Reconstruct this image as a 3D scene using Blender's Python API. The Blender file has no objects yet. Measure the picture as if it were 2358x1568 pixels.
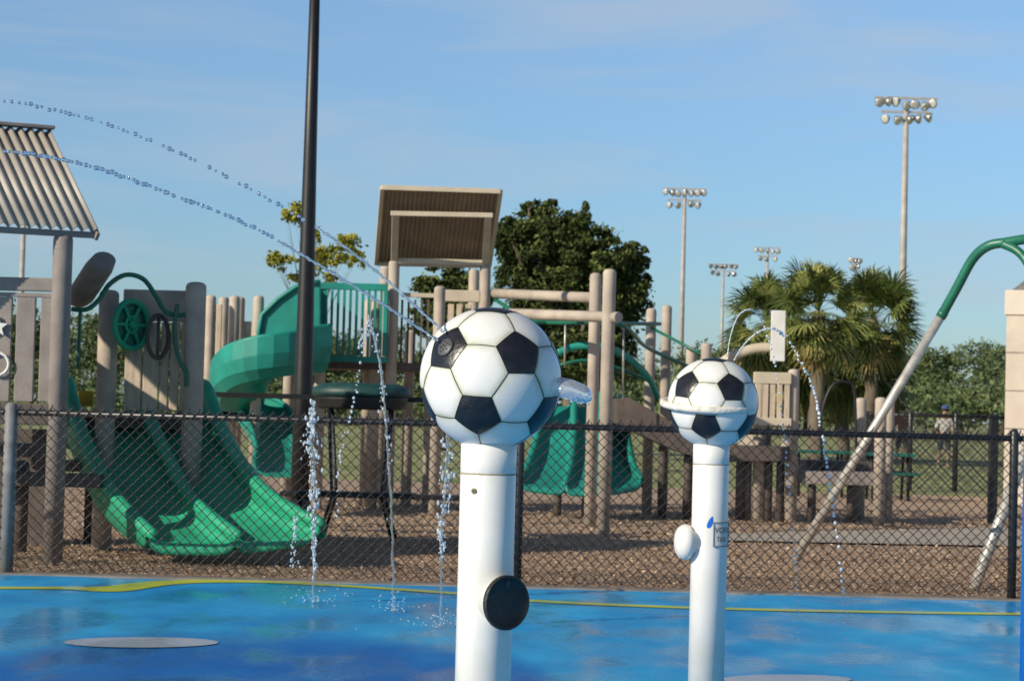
import bpy, math, random
import numpy as np
from mathutils import Vector, Matrix
R=math.radians
random.seed(4); rng=np.random.default_rng(7)
C=bpy.context.scene.collection
# ---------------------------------------------------------------- camera
F=4911.0; CX,CY=1179.0,784.0; CAMZ=1.3
PITCH=math.atan(161/F); ROLL=R(1.5)
Fw=Vector((0,math.cos(PITCH),math.sin(PITCH))); U0=Vector((0,-math.sin(PITCH),math.cos(PITCH))); X0=Vector((1,0,0))
RT=X0*math.cos(ROLL)+U0*math.sin(ROLL); UP=U0*math.cos(ROLL)-X0*math.sin(ROLL)
CAM=Vector((0,0,CAMZ))
cd=bpy.data.cameras.new('camera'); cam=bpy.data.objects.new('camera',cd); C.objects.link(cam)
M=Matrix((RT,UP,-Fw)).transposed().to_4x4(); M.translation=CAM; cam.matrix_world=M
cd.sensor_width=36; cd.lens=F/2358*36; cd.clip_end=6000; cd.clip_start=.1
cd.dof.use_dof=True; cd.dof.focus_distance=6.8; cd.dof.aperture_fstop=11.5
bpy.context.scene.camera=cam
def ray(px,py): return Fw+RT*((px-CX)/F)-UP*((py-CY)/F)
def P(px,py,Y):
    d=ray(px,py); return CAM+d*(Y/d.y)
def G(px,py,z=0.0):
    d=ray(px,py); return CAM+d*((z-CAMZ)/d.z)
# ---------------------------------------------------------------- materials
def nm(name):
    m=bpy.data.materials.new(name); m.use_nodes=True; nt=m.node_tree; b=nt.nodes['Principled BSDF']; return m,nt,b
def mat(name,col,rough=.6,var=.25,scale=6,bump=.1,bscale=40,metal=0,spec=.5,dirt=None,stretch=None):
    m,nt,b=nm(name); N=nt.nodes; L=nt.links
    tc=N.new('ShaderNodeTexCoord'); mp=N.new('ShaderNodeMapping'); L.new(tc.outputs['Object'],mp.inputs[0])
    if stretch: mp.inputs['Scale'].default_value=stretch
    n=N.new('ShaderNodeTexNoise'); n.inputs['Scale'].default_value=scale; n.inputs['Detail'].default_value=6; L.new(mp.outputs[0],n.inputs[0])
    r=N.new('ShaderNodeValToRGB'); r.color_ramp.elements[0].position=.3; r.color_ramp.elements[1].position=.7
    lo=[c*(1-var) for c in col]; hi=[min(1,c*(1+var)) for c in col]
    if dirt: lo=dirt
    r.color_ramp.elements[0].color=(*lo,1); r.color_ramp.elements[1].color=(*hi,1)
    L.new(n.outputs[0],r.inputs[0]); L.new(r.outputs[0],b.inputs['Base Color'])
    n2=N.new('ShaderNodeTexNoise'); n2.inputs['Scale'].default_value=bscale; n2.inputs['Detail'].default_value=4; L.new(mp.outputs[0],n2.inputs[0])
    bp=N.new('ShaderNodeBump'); bp.inputs['Strength'].default_value=bump; bp.inputs['Distance'].default_value=.02
    L.new(n2.outputs[0],bp.inputs['Height']); L.new(bp.outputs[0],b.inputs['Normal'])
    b.inputs['Roughness'].default_value=rough; b.inputs['Metallic'].default_value=metal
    b.inputs['Specular IOR Level'].default_value=spec
    return m
def tonemat(name,c0,c1,rough=.7,c2=None,trans=0):
    m,nt,b=nm(name); N=nt.nodes; L=nt.links
    a=N.new('ShaderNodeAttribute'); a.attribute_name='tone'
    r=N.new('ShaderNodeValToRGB'); r.color_ramp.elements[0].color=(*c0,1); r.color_ramp.elements[1].color=(*c1,1)
    if c2: e=r.color_ramp.elements.new(.55); e.color=(*c2,1)
    L.new(a.outputs['Fac'],r.inputs[0]); L.new(r.outputs[0],b.inputs['Base Color']); b.inputs['Roughness'].default_value=rough
    b.inputs['Specular IOR Level'].default_value=.25
    return m
TAN=mat('tan_plastic',(.47,.40,.33),.75,.14,4,.2,60,dirt=(.34,.29,.245))
TAN_D=mat('shaded_tan_plastic',(.245,.21,.19),.7,.2,5,.15,50)  # darker tan with the left tower's shade in the colour; also dark trims
BOARD=mat('weathered_board',(.52,.43,.33),.75,.2,5,.2,50,stretch=(6,6,1))
BROWN=mat('brown_deck',(.095,.075,.065),.7,.25,6,.2,50)
ROOF=mat('tan_roof_metal',(.36,.335,.29),.5,.14,3,.05,60)
ROOFD=mat('brown_roof_underside',(.25,.19,.13),.7,.15,5,.1,60)
TRIM=mat('tan_trim',(.52,.45,.34),.6,.1,5,.05,60)
GREEN=mat('green_plastic',(.018,.36,.195),.5,.12,3,.08,30,dirt=(.015,.27,.15))
TEAL=mat('teal_plastic',(.011,.24,.19),.48,.22,3,.08,30)
GPIPE=mat('green_painted_pipe',(.012,.14,.085),.38,.15,6,.03,60)
GALV=mat('galvanised_steel',(.52,.49,.44),.4,.25,12,.1,120,metal=.4)
BLACKP=mat('black_paint',(.008,.008,.009),.45,.3,8,.05,60)
VINYL=mat('black_vinyl_wire',(.022,.022,.025),.35,.3,20,.02,60)
DKGREEN=mat('dark_green_cover',(.01,.05,.048),.5,.3,8,.1,60)
CONC=mat('concrete',(.38,.33,.27),.85,.2,3,.3,90)
KERB=mat('damp_concrete',(.20,.18,.16),.8,.3,5,.3,90)
WHITE=mat('white_paint',(.75,.745,.72),.28,.05,5,.03,30,dirt=(.67,.655,.60))
CREAM=mat('cream_wall',(.60,.52,.43),.8,.08,3,.15,80)
BLUEP=mat('blue_paint',(.01,.13,.55),.3,.15,6,.03,60)
RUBBER=mat('black_rubber',(.016,.016,.016),.5,.4,30,.25,150)
BARK=mat('bark',(.14,.11,.08),.9,.35,5,.6,25,stretch=(1,1,.3))
LIGHTM=mat('lamp_housing',(.34,.34,.35),.3,.1,10,.02,60,metal=.7)
LENS=mat('lamp_glass',(.7,.7,.69),.12,.05,10,.0,60,metal=.4)
POLEM=mat('grey_pole',(.38,.35,.32),.6,.15,3,.05,40)
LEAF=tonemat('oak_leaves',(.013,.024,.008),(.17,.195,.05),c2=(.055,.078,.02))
LEAFY=tonemat('yellow_leaves',(.13,.16,.02),(.46,.42,.07))
LEAFF=tonemat('far_leaves',(.045,.07,.035),(.22,.26,.10),c2=(.11,.15,.06))  # lifted tones put distance haze into the leaf colour
PALM=tonemat('palm_fronds',(.035,.06,.015),(.40,.40,.13),.45,c2=(.14,.175,.05))
PALMD=tonemat('dead_palm_fronds',(.20,.15,.05),(.44,.34,.14),.8)
CHIP=tonemat('wood_chips',(.24,.165,.11),(.66,.49,.345),.95,c2=(.45,.32,.22))
SKIN=mat('skin',(.30,.18,.13),.6,.05); SHIRT=mat('white_cotton',(.42,.40,.38),.9,.05); SHORTS=mat('dark_cotton',(.03,.035,.05),.9,.1); CAP=mat('blue_cloth',(.04,.08,.22),.8,.1); HAIR=mat('brown_hair',(.05,.03,.02),.8,.1)
def water(name,w,ro=.06,col=(.86,.94,1,1)):
    m,nt,b=nm(name); b.inputs['Base Color'].default_value=col; b.inputs['Roughness'].default_value=ro
    b.inputs['Transmission Weight'].default_value=w; b.inputs['IOR'].default_value=1.33
    N=nt.nodes; L=nt.links; n=N.new('ShaderNodeTexNoise'); n.inputs['Scale'].default_value=60; bp=N.new('ShaderNodeBump'); bp.inputs['Strength'].default_value=.3; bp.inputs['Distance'].default_value=.01
    tc=N.new('ShaderNodeTexCoord'); L.new(tc.outputs['Object'],n.inputs[0]); L.new(n.outputs[0],bp.inputs['Height']); L.new(bp.outputs[0],b.inputs['Normal']); return m
WATER=water('clear_water',.93); FOAM=water('frothy_water',.55,.12); MIST=water('bright_water',.45,.1); SHEETW=water('water_sheet_surface',.8,.1,(.95,1,1,1)); DROP=water('blue_droplets',.9,.04,(.62,.80,.95,1))
def padmat(name,c0,c1,r0,r1,dark=None):
    m,nt,b=nm(name); N=nt.nodes; L=nt.links
    tc=N.new('ShaderNodeTexCoord'); mp=N.new('ShaderNodeMapping'); mp.inputs['Scale'].default_value=(.7,.35,1); L.new(tc.outputs['Object'],mp.inputs[0])
    n=N.new('ShaderNodeTexNoise'); n.inputs['Scale'].default_value=1.6; n.inputs['Detail'].default_value=9; n.inputs['Roughness'].default_value=.65; L.new(mp.outputs[0],n.inputs[0])
    r=N.new('ShaderNodeValToRGB'); r.color_ramp.elements[0].position=.38; r.color_ramp.elements[1].position=.66
    r.color_ramp.elements[0].color=(*c0,1); r.color_ramp.elements[1].color=(*c1,1); L.new(n.outputs[0],r.inputs[0])
    if dark:
        a=N.new('ShaderNodeAttribute'); a.attribute_name='fade'
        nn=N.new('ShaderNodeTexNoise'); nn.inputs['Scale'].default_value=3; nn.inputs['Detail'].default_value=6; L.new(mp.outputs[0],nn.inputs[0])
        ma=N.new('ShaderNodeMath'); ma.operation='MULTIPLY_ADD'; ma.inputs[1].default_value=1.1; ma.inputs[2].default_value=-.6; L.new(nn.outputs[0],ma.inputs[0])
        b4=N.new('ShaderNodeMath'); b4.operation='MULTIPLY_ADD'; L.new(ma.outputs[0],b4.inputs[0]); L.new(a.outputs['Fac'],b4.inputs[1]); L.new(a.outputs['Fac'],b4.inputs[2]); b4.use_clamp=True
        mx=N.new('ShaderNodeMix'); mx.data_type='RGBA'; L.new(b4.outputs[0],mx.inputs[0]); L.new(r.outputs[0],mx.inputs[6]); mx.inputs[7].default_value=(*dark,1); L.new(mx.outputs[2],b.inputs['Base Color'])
    else: L.new(r.outputs[0],b.inputs['Base Color'])
    n3=N.new('ShaderNodeTexNoise'); n3.inputs['Scale'].default_value=2.4; n3.inputs['Detail'].default_value=7; L.new(mp.outputs[0],n3.inputs[0])
    mr=N.new('ShaderNodeMapRange'); mr.inputs[1].default_value=.42; mr.inputs[2].default_value=.6; mr.inputs[3].default_value=r0; mr.inputs[4].default_value=r1
    L.new(n3.outputs[0],mr.inputs[0]); L.new(mr.outputs[0],b.inputs['Roughness'])
    n2=N.new('ShaderNodeTexNoise'); n2.inputs['Scale'].default_value=14; n2.inputs['Detail'].default_value=5; L.new(tc.outputs['Object'],n2.inputs[0])
    bp=N.new('ShaderNodeBump'); bp.inputs['Strength'].default_value=.3; bp.inputs['Distance'].default_value=.01; L.new(n2.outputs[0],bp.inputs['Height']); L.new(bp.outputs[0],b.inputs['Normal'])
    b.inputs['Specular IOR Level'].default_value=.35
    return m
PC=((.008,.23,.55),(.03,.38,.72),.16,.6)
PAD=padmat('wet_blue_pad_paint',*PC)
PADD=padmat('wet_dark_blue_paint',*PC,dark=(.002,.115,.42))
YEL=padmat('yellow_pad_paint',(.38,.46,.04),(.56,.60,.06),.2,.5)
PALE=padmat('pale_grey_paint',(.30,.36,.46),(.40,.45,.54),.2,.5)
# ---------------------------------------------------------------- mesh building
ORG={}
def setp(o,**k):
    for a,b in k.items():
        if b is not None: o[a]=b
def thing(name,loc,label,cat,group=None):
    o=bpy.data.objects.new(name,None); C.objects.link(o); o.location=loc; o.empty_display_size=.1
    setp(o,label=label,category=cat,group=group); ORG[o.name]=Vector(loc); return o
PH=(1+5**.5)/2
_iv=[Vector(v).normalized() for v in [(-1,PH,0),(1,PH,0),(-1,-PH,0),(1,-PH,0),(0,-1,PH),(0,1,PH),(0,-1,-PH),(0,1,-PH),(PH,0,-1),(PH,0,1),(-PH,0,-1),(-PH,0,1)]]
_if=[(0,11,5),(0,5,1),(0,1,7),(0,7,10),(0,10,11),(1,5,9),(5,11,4),(11,10,2),(10,7,6),(7,1,8),(3,9,4),(3,4,2),(3,2,6),(3,6,8),(3,8,9),(4,9,5),(2,4,11),(6,2,10),(8,6,7),(9,8,1)]
def icos(sub):
    v=list(_iv); f=list(_if)
    for _ in range(sub):
        c={}; nf=[]
        def mid(a,b):
            k=(min(a,b),max(a,b))
            if k not in c: c[k]=len(v); v.append(((v[a]+v[b])/2).normalized())
            return c[k]
        for a,b,d in f:
            x,y,z=mid(a,b),mid(b,d),mid(d,a); nf+=[(a,x,z),(b,y,x),(d,z,y),(x,y,z)]
        f=nf
    return v,f
ICO={s:icos(s) for s in (0,1,2,3)}
class MB:
    def __init__(s): s.v=[];s.f=[];s.m=[];s.s=[]
    def add(s,vs,fs,mi=0,sm=False):
        o=len(s.v); s.v+=[Vector(v) for v in vs]
        for f in fs: s.f.append(tuple(i+o for i in f)); s.m.append(mi); s.s.append(sm)
        return s
    def box(s,c,size,rz=0,rot=None,mi=0):
        m=rot if rot is not None else Matrix.Rotation(rz,3,'Z'); c=Vector(c); x,y,z=[k/2 for k in size]
        vs=[c+m@Vector(p) for p in [(-x,-y,-z),(x,-y,-z),(x,y,-z),(-x,y,-z),(-x,-y,z),(x,-y,z),(x,y,z),(-x,y,z)]]
        return s.add(vs,[(3,2,1,0),(4,5,6,7),(0,1,5,4),(1,2,6,5),(2,3,7,6),(3,0,4,7)],mi)
    def bar(s,a,b,w,h,mi=0):
        a=Vector(a);b=Vector(b);d=b-a; q=d.to_track_quat('X','Z').to_matrix()
        return s.box((a+b)/2,(d.length,w,h),rot=q,mi=mi)
    def tube(s,pts,r,n=12,mi=0,cap=True,sx=1,sy=1,closed=False):
        pts=[Vector(p) for p in pts]; k=len(pts)
        rs=r if isinstance(r,(list,tuple)) else [r]*k
        vs=[];nrm=None
        for i,p in enumerate(pts):
            if closed: t=(pts[(i+1)%k]-pts[i-1])
            else: t=(pts[min(i+1,k-1)]-pts[max(i-1,0)])
            t=t.normalized()
            if nrm is None:
                nrm=Vector((0,0,1)) if abs(t.z)<.9 else Vector((1,0,0))
            nrm=(nrm-t*nrm.dot(t)).normalized(); bn=t.cross(nrm)
            for j in range(n):
                a=2*math.pi*j/n; vs.append(p+(nrm*math.cos(a)*sx+bn*math.sin(a)*sy)*rs[i])
        fs=[]
        for i in range(k if closed else k-1):
            for j in range(n):
                a=i*n+j;b=i*n+(j+1)%n; i2=(i+1)%k; fs.append((a,b,i2*n+(j+1)%n,i2*n+j))
        s.add(vs,fs,mi,True)
        if cap and not closed:
            o=len(s.v)-len(vs)
            s.f.append(tuple(o+j for j in range(n))[::-1]); s.m.append(mi); s.s.append(False)
            s.f.append(tuple(o+(k-1)*n+j for j in range(n))); s.m.append(mi); s.s.append(False)
        return s
    def lathe(s,prof,c,n=24,mi=0,rot=None):
        c=Vector(c); vs=[];fs=[]
        for r,z in prof:
            for j in range(n):
                a=2*math.pi*j/n; p=Vector((r*math.cos(a),r*math.sin(a),z)); vs.append(c+(rot@p if rot else p))
        for i in range(len(prof)-1):
            for j in range(n): fs.append((i*n+j,i*n+(j+1)%n,(i+1)*n+(j+1)%n,(i+1)*n+j))
        s.add(vs,fs,mi,True); o=len(s.v)-len(vs); k=len(prof)
        s.f.append(tuple(o+(k-1)*n+j for j in range(n))); s.m.append(mi); s.s.append(False)
        s.f.append(tuple(o+j for j in range(n))[::-1]); s.m.append(mi); s.s.append(False)
        return s
    def ball(s,c,r,sub=1,mi=0,rot=None):
        c=Vector(c); rr=Vector((r,r,r)) if not hasattr(r,'__len__') else Vector(r); V,Fc=ICO[sub]
        vs=[]
        for v in V:
            p=Vector((v.x*rr.x,v.y*rr.y,v.z*rr.z)); vs.append(c+(rot@p if rot else p))
        return s.add(vs,Fc,mi,True)
    def prism(s,poly,d,mi=0):
        poly=[Vector(p) for p in poly]; d=Vector(d); n=len(poly)
        vs=poly+[p+d for p in poly]
        return s.add(vs,[tuple(range(n)),tuple(range(2*n-1,n-1,-1))]+[(i,i+n,(i+1)%n+n,(i+1)%n) for i in range(n)],mi)
    def build(s,name,mats,parent=None,bevel=0,label=None,kind=None,cat=None,group=None):
        if not isinstance(mats,(list,tuple)): mats=[mats]
        org=ORG[parent.name] if parent else Vector((0,0,0))
        me=bpy.data.meshes.new(name); me.from_pydata([tuple(v-org) for v in s.v],[],s.f)
        for m in mats: me.materials.append(m)
        me.polygons.foreach_set('material_index',s.m); me.polygons.foreach_set('use_smooth',s.s)
        me.update()
        o=bpy.data.objects.new(name,me); C.objects.link(o)
        if parent: o.parent=parent; ORG[o.name]=org
        else: ORG[o.name]=Vector((0,0,0))
        if bevel:
            b=o.modifiers.new('bevel','BEVEL'); b.width=bevel; b.segments=2; b.limit_method='ANGLE'
        setp(o,label=label,kind=kind,category=cat,group=group)
        return o
def quads(name,V,tone,mats,parent=None,nper=4,**k):
    n=V.shape[0]; org=np.array(ORG[parent.name]) if parent else np.zeros(3)
    me=bpy.data.meshes.new(name); co=(V-org).reshape(-1,3)
    me.vertices.add(n*nper); me.vertices.foreach_set('co',co.ravel())
    me.loops.add(n*nper); me.loops.foreach_set('vertex_index',np.arange(n*nper))
    me.polygons.add(n); me.polygons.foreach_set('loop_start',np.arange(n)*nper); me.polygons.foreach_set('loop_total',np.full(n,nper))
    me.update(); me.validate()
    at=me.attributes.new('tone','FLOAT','POINT'); at.data.foreach_set('value',np.repeat(tone,nper).astype(np.float32))
    me.materials.append(mats); o=bpy.data.objects.new(name,me); C.objects.link(o)
    if parent: o.parent=parent; ORG[o.name]=ORG[parent.name]
    setp(o,**k); return o
def rint(a,b): return random.uniform(a,b)
def spline(pts,n=8):
    pts=[Vector(p) for p in pts]; out=[]
    for i in range(len(pts)-1):
        p0=pts[max(i-1,0)];p1=pts[i];p2=pts[i+1];p3=pts[min(i+2,len(pts)-1)]
        for j in range(n):
            t=j/n; out.append(.5*((2*p1)+(p2-p0)*t+(2*p0-5*p1+4*p2-p3)*t*t+(3*p1-p0-3*p2+p3)*t**3))
    out.append(pts[-1]); return out
def PX(lst): return [P(*p) for p in lst]
def prect(mb,x0,y0,x1,y1,Y,t=.05,mi=0):
    c=P((x0+x1)/2,(y0+y1)/2,Y); return mb.box(c,(abs(x1-x0)/F*Y,t,abs(y1-y0)/F*Y),mi=mi)
def post(px,py,Y,par,r=.07,m=None,bottom=0.0,name='post',label=None):
    t=P(px,py,Y); z=t.z
    mb=MB().lathe([(r,bottom),(r,z-.05),(r*.96,z-.028),(r*.8,z-.01),(r*.5,z),(0.004,z+.004)],(t.x,t.y,0),18)
    return mb.build(name,m or TAN,par,label=label)
# ---------------------------------------------------------------- setting
def sheet(name,x0,y0,x1,y1,z,m,kind='structure'):
    mb=MB(); mb.add([(x0,y0,z),(x1,y0,z),(x1,y1,z),(x0,y1,z)],[(0,1,2,3)]); return mb.build(name,m,kind=kind)
GRASS=mat('grass_field',(.27,.26,.10),.9,.3,.5,.5,30,dirt=(.13,.16,.05))
MUL=mat('mulch_bed',(.42,.30,.205),.95,.25,9,1,45,dirt=(.27,.19,.13))
sheet('grass_field',-2500,30,2500,5000,-.03,GRASS)
sheet('mulch_ground',-60,15.9,60,38,-.012,MUL)
sheet('splash_pad',-30,-12,30,15.70,0,PAD)
mb=MB(); mb.box((0,15.81,-.02),(60,.215,.06)); mb.build('concrete_kerb',KERB,bevel=.01,kind='structure')
pa_=[G(1600,1245),G(2500,1262),G(2500,1212),G(1600,1232)]
MB().add([(p.x,p.y,.012) for p in pa_],[(0,1,2,3)]).build('concrete_path',CONC,kind='structure')
def ribbon(name,lst,m,z):
    sp=spline([(a,b,c) for a,b,c in lst],8); vs=[];fs=[]
    for p in sp:
        vs+=[G(p.x,p.y,z),G(p.x,p.z,z)]
    for i in range(len(sp)-1): fs.append((2*i,2*i+1,2*i+3,2*i+2))
    return MB().add(vs,fs).build(name,m,kind='structure')
sp=spline([(-300,1512,0),(0,1495,0),(120,1474,0),(250,1458,0),(500,1446,0),(800,1456,0),(1050,1480,0),(1170,1496,0),(1260,1540,0),(1330,1610,0)],8)
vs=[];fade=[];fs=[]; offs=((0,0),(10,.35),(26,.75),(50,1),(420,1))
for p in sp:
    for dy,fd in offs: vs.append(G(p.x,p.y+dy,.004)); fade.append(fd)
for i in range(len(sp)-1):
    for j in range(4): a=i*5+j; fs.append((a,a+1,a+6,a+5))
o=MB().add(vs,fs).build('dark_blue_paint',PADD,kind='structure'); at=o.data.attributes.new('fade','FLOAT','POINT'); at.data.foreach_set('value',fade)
ribbon('yellow_painted_line',[(-200,1350,1355),(0,1350,1355),(150,1350,1356),(230,1350,1361),(300,1342,1359),(420,1334,1343),(600,1336,1341),(800,1346,1351),(1050,1363,1368),(1230,1380,1385),(1600,1396,1401),(2000,1405,1410),(2340,1410,1415),(2500,1411,1416)],YEL,.005)
for cx,cy,rx,ry in ((325,1478,178,12),(1810,1563,150,11)):
    MB().add([G(cx+rx*math.cos(a),cy+ry*math.sin(a),.009) for a in [2*math.pi*i/48 for i in range(48)]][::-1],[tuple(range(48))]).build('pale_paint_patch',PALE,kind='structure')
def chips(n,x0,x1,y0,y1,s0,s1):
    x=rng.uniform(x0,x1,n); y=rng.uniform(y0,y1,n)
    def yl(p,q,xx): return p.y+(q.y-p.y)*(xx-p.x)/(q.x-p.x)
    keep=~((x>pa_[0].x)&(y>yl(pa_[0],pa_[1],x))&(y<yl(pa_[3],pa_[2],x))); x=x[keep];y=y[keep]; n=len(x)
    c=np.stack([x,y,rng.uniform(-.004,.012,n)],1)
    a=rng.uniform(0,6.28,n); tilt=rng.normal(0,.26,n); L=rng.uniform(s0,s1,n); W=L*rng.uniform(.3,.7,n)
    d=np.stack([np.cos(a)*np.cos(tilt),np.sin(a)*np.cos(tilt),np.sin(tilt)],1); t2=rng.normal(0,.26,n)
    e=np.stack([-np.sin(a)*np.cos(t2),np.cos(a)*np.cos(t2),np.sin(t2)],1)
    d*=L[:,None]/2; e*=W[:,None]/2
    return np.stack([c-d-e,c+d-e*.6,c+d*.8+e,c-d+e*.8],1),np.clip(rng.normal(.5,.22,n),0,1)
V1,t1=chips(80000,-5,6,16,21,.013,.034); V2,t2=chips(26000,-7,8,21,31,.025,.055)
quads('wood_chip_mulch',np.concatenate([V1,V2]),np.concatenate([t1,t2]),CHIP,label='brown wood chip mulch spread over the playground ground',category='mulch',kind='stuff')
# ---------------------------------------------------------------- chain link fence
FY=15.84
def xat(px,py,Y): return P(px,py,Y).x
def fence(name,label,Y,posts,top,pitch,wr,rr,special={}):
    t=thing(name,(posts[0],Y,0),label,'fence')
    MB().tube([(posts[0],Y,top-.04),(posts[-1],Y,top-.04)],rr,10).build('top_rail',VINYL,t)
    for i,x in enumerate(posts):
        r2,m2=special.get(i,(rr*1.45,VINYL)); MB().lathe([(r2,0),(r2,top),(r2*.6,top+.03),(.002,top+.035)],(x,Y,0),16).build('fence_post',m2,t)
    for a,b in zip(posts[:-1],posts[1:]):
        mb=MB(); z0,z1=.03,top
        for sgn,dy in ((1,-rr-wr),(-1,-rr-wr*2.6)):
            k=math.floor((a-(z1-z0))/pitch)
            while k*pitch<b+(z1-z0):
                x0=k*pitch; k+=1
                pa=[x0,z0]; pb=[x0+sgn*(z1-z0),z1]
                def clip(xc,p,q):
                    tt=(xc-p[0])/(q[0]-p[0]); return [xc,p[1]+tt*(q[1]-p[1])]
                p,q=pa,pb
                if max(p[0],q[0])<=a or min(p[0],q[0])>=b: continue
                if p[0]<a: p=clip(a,pa,pb)
                if q[0]<a: q=clip(a,pa,pb)
                if p[0]>b: p=clip(b,pa,pb)
                if q[0]>b: q=clip(b,pa,pb)
                mb.tube([(p[0],Y+dy,p[1]),(q[0],Y+dy,q[1])],wr,4,cap=False)
                if sgn==1 and a<pb[0]<b: mb.tube([(pb[0],Y+dy,z1-.02),(pb[0]+.012,Y+dy,z1+.02)],wr*1.6,4)
        mb.build('wire_mesh',VINYL,t)
    return t
GREYP=mat('grey_fence_post',(.20,.20,.20),.6,.3,10,.1,60)
fence('chain_link_fence','black chain link fence along the far edge of the blue splash pad',FY,[-6.4,xat(20,1150,FY),xat(1195,1150,FY),xat(2333,1150,FY),6.5],1.23,.078,.0033,.023,{1:(.05,GREYP)})
fence('chain_link_fence','distant black chain link fence on the grass behind the swing',40,[xat(1990,1040,40),xat(2095,1040,40),xat(2200,1040,40),xat(2320,1040,40)],1.45,.12,.006,.035)
t=thing('steel_post',G(2284,1205),'single square black steel post standing in the mulch before the cream building','post')
b_=G(2284,1205); MB().box((b_.x,b_.y,.68),(.11,.11,1.36)).build('shaft',BLACKP,t,bevel=.008); MB().box((b_.x,b_.y,1.372),(.13,.13,.02)).build('post_cap',BLACKP,t,bevel=.004)
# ---------------------------------------------------------------- soccer ball sprayers
def camv(v): return (RT*v[0]+UP*v[1]-Fw*v[2]).normalized()
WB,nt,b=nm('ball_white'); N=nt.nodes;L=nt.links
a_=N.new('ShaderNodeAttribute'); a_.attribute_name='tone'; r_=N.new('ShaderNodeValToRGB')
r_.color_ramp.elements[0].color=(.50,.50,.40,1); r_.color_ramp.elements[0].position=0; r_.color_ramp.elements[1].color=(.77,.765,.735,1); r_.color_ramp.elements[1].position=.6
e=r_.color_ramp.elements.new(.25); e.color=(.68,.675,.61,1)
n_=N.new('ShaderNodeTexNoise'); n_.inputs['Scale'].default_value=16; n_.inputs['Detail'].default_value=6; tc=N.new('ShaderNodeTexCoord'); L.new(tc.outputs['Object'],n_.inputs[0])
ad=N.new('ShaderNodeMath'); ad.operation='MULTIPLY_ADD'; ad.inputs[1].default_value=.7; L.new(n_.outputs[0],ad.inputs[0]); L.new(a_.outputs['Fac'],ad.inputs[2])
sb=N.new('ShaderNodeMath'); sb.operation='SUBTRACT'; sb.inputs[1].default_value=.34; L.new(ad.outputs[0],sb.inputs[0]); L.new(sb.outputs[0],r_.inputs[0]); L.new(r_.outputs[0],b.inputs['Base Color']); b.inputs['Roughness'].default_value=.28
BB=mat('ball_black',(.012,.013,.018),.33,.6,25,.12,50,dirt=(.007,.007,.010))
SEAM=mat('ball_seam',(.015,.022,.016),.6,.3,20,.0,40)
def soccer(c,Rd,A,B,Cc,par):
    A,B,Cc=camv(A),camv(B),camv(Cc)
    def basis(a,b,c_):
        n=(a+b+c_).normalized(); u=a-n*a.dot(n); u.normalize(); return Matrix((n,u,n.cross(u))).transposed()
    V=_iv; i,j,k=_if[0]
    if (V[i].cross(V[j]).dot(V[k])>0)!=(A.cross(B).dot(Cc)>0): j,k=k,j
    Rm=basis(A,B,Cc)@basis(V[i],V[j],V[k]).transposed()
    W=[Rm@v for v in V]
    nb={i:[j for j in range(12) if j!=i and W[i].dot(W[j])>.3] for i in range(12)}
    pt=lambda i,j:((W[i]*2+W[j])/3).normalized()
    polys=[]
    for i in range(12):
        n=W[i]; u=n.orthogonal().normalized(); w=n.cross(u)
        js=sorted(nb[i],key=lambda j:math.atan2((W[j]).dot(w),W[j].dot(u)))
        polys.append((n,[pt(i,j) for j in js],1))
    for i,j,k in _if: polys.append(((W[i]+W[j]+W[k]).normalized(),[pt(i,j),pt(j,i),pt(j,k),pt(k,j),pt(k,i),pt(i,k)],0))
    mb=MB(); tone=[]; K=10
    for n,pl,mi in polys:
        m=len(pl)
        for q in range(m):
            a,b2=pl[q],pl[(q+1)%m]; vs=[];idx={}
            for r in range(K+1):
                for s in range(r+1):
                    tt=r/K; ss=(s/r if r else 0)
                    p=(n*(1-tt)+(a*(1-ss)+b2*ss)*tt).normalized()
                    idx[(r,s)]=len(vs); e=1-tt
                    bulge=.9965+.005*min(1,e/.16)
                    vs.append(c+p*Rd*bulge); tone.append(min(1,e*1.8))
            fs=[]
            for r in range(K):
                for s in range(r+1):
                    fs.append((idx[(r,s)],idx[(r+1,s)],idx[(r+1,s+1)]))
                    if s<r: fs.append((idx[(r,s)],idx[(r+1,s+1)],idx[(r,s+1)]))
            if (vs[idx[(K,0)]]-vs[0]).cross(vs[idx[(K,K)]]-vs[0]).dot(n)<0: fs=[f[::-1] for f in fs]
            mb.add(vs,fs,mi,True)
            arc=[c+(a.lerp(b2,t/6)).normalized()*Rd*.998 for t in range(7)]
            o=len(mb.v); mb.tube(arc,Rd*.0068,6,mi=2,cap=False); tone+=[0]*(len(mb.v)-o)
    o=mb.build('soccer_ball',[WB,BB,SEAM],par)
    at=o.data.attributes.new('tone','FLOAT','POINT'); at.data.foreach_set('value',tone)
    return W
Y1=6.05; c1=P(1130,871,Y1); R1=163/F*Y1
s1=thing('ball_sprayer',(c1.x,Y1,0),'larger nearer soccer ball water sprayer on white post with black round cap','water sprayer','soccer ball water sprayers')
A1=(-.613,.436,.659)
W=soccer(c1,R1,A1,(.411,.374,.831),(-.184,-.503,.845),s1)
pr=64/F*Y1; x1=c1.x; zj=P(1128,1091,Y1).z
MB().lathe([(pr,0),(pr,zj-.002),(pr*.985,zj)],(x1,Y1,0),48).build('pipe',WHITE,s1)
MB().lathe([(pr*.985,zj+.001),(pr*1.005,zj+.004),(pr*1.005,c1.z-R1*.86)],(x1,Y1,0),48).build('collar',WHITE,s1)
RUST=mat('grimy_joint',(.30,.26,.16),.8,.4,30,.1,80)
MB().lathe([(pr*.99,zj-.003),(pr*1.007,zj-.001),(pr*1.007,zj+.002),(pr*.99,zj+.003)],(x1,Y1,0),48).build('joint_ring',RUST,s1)
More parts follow.
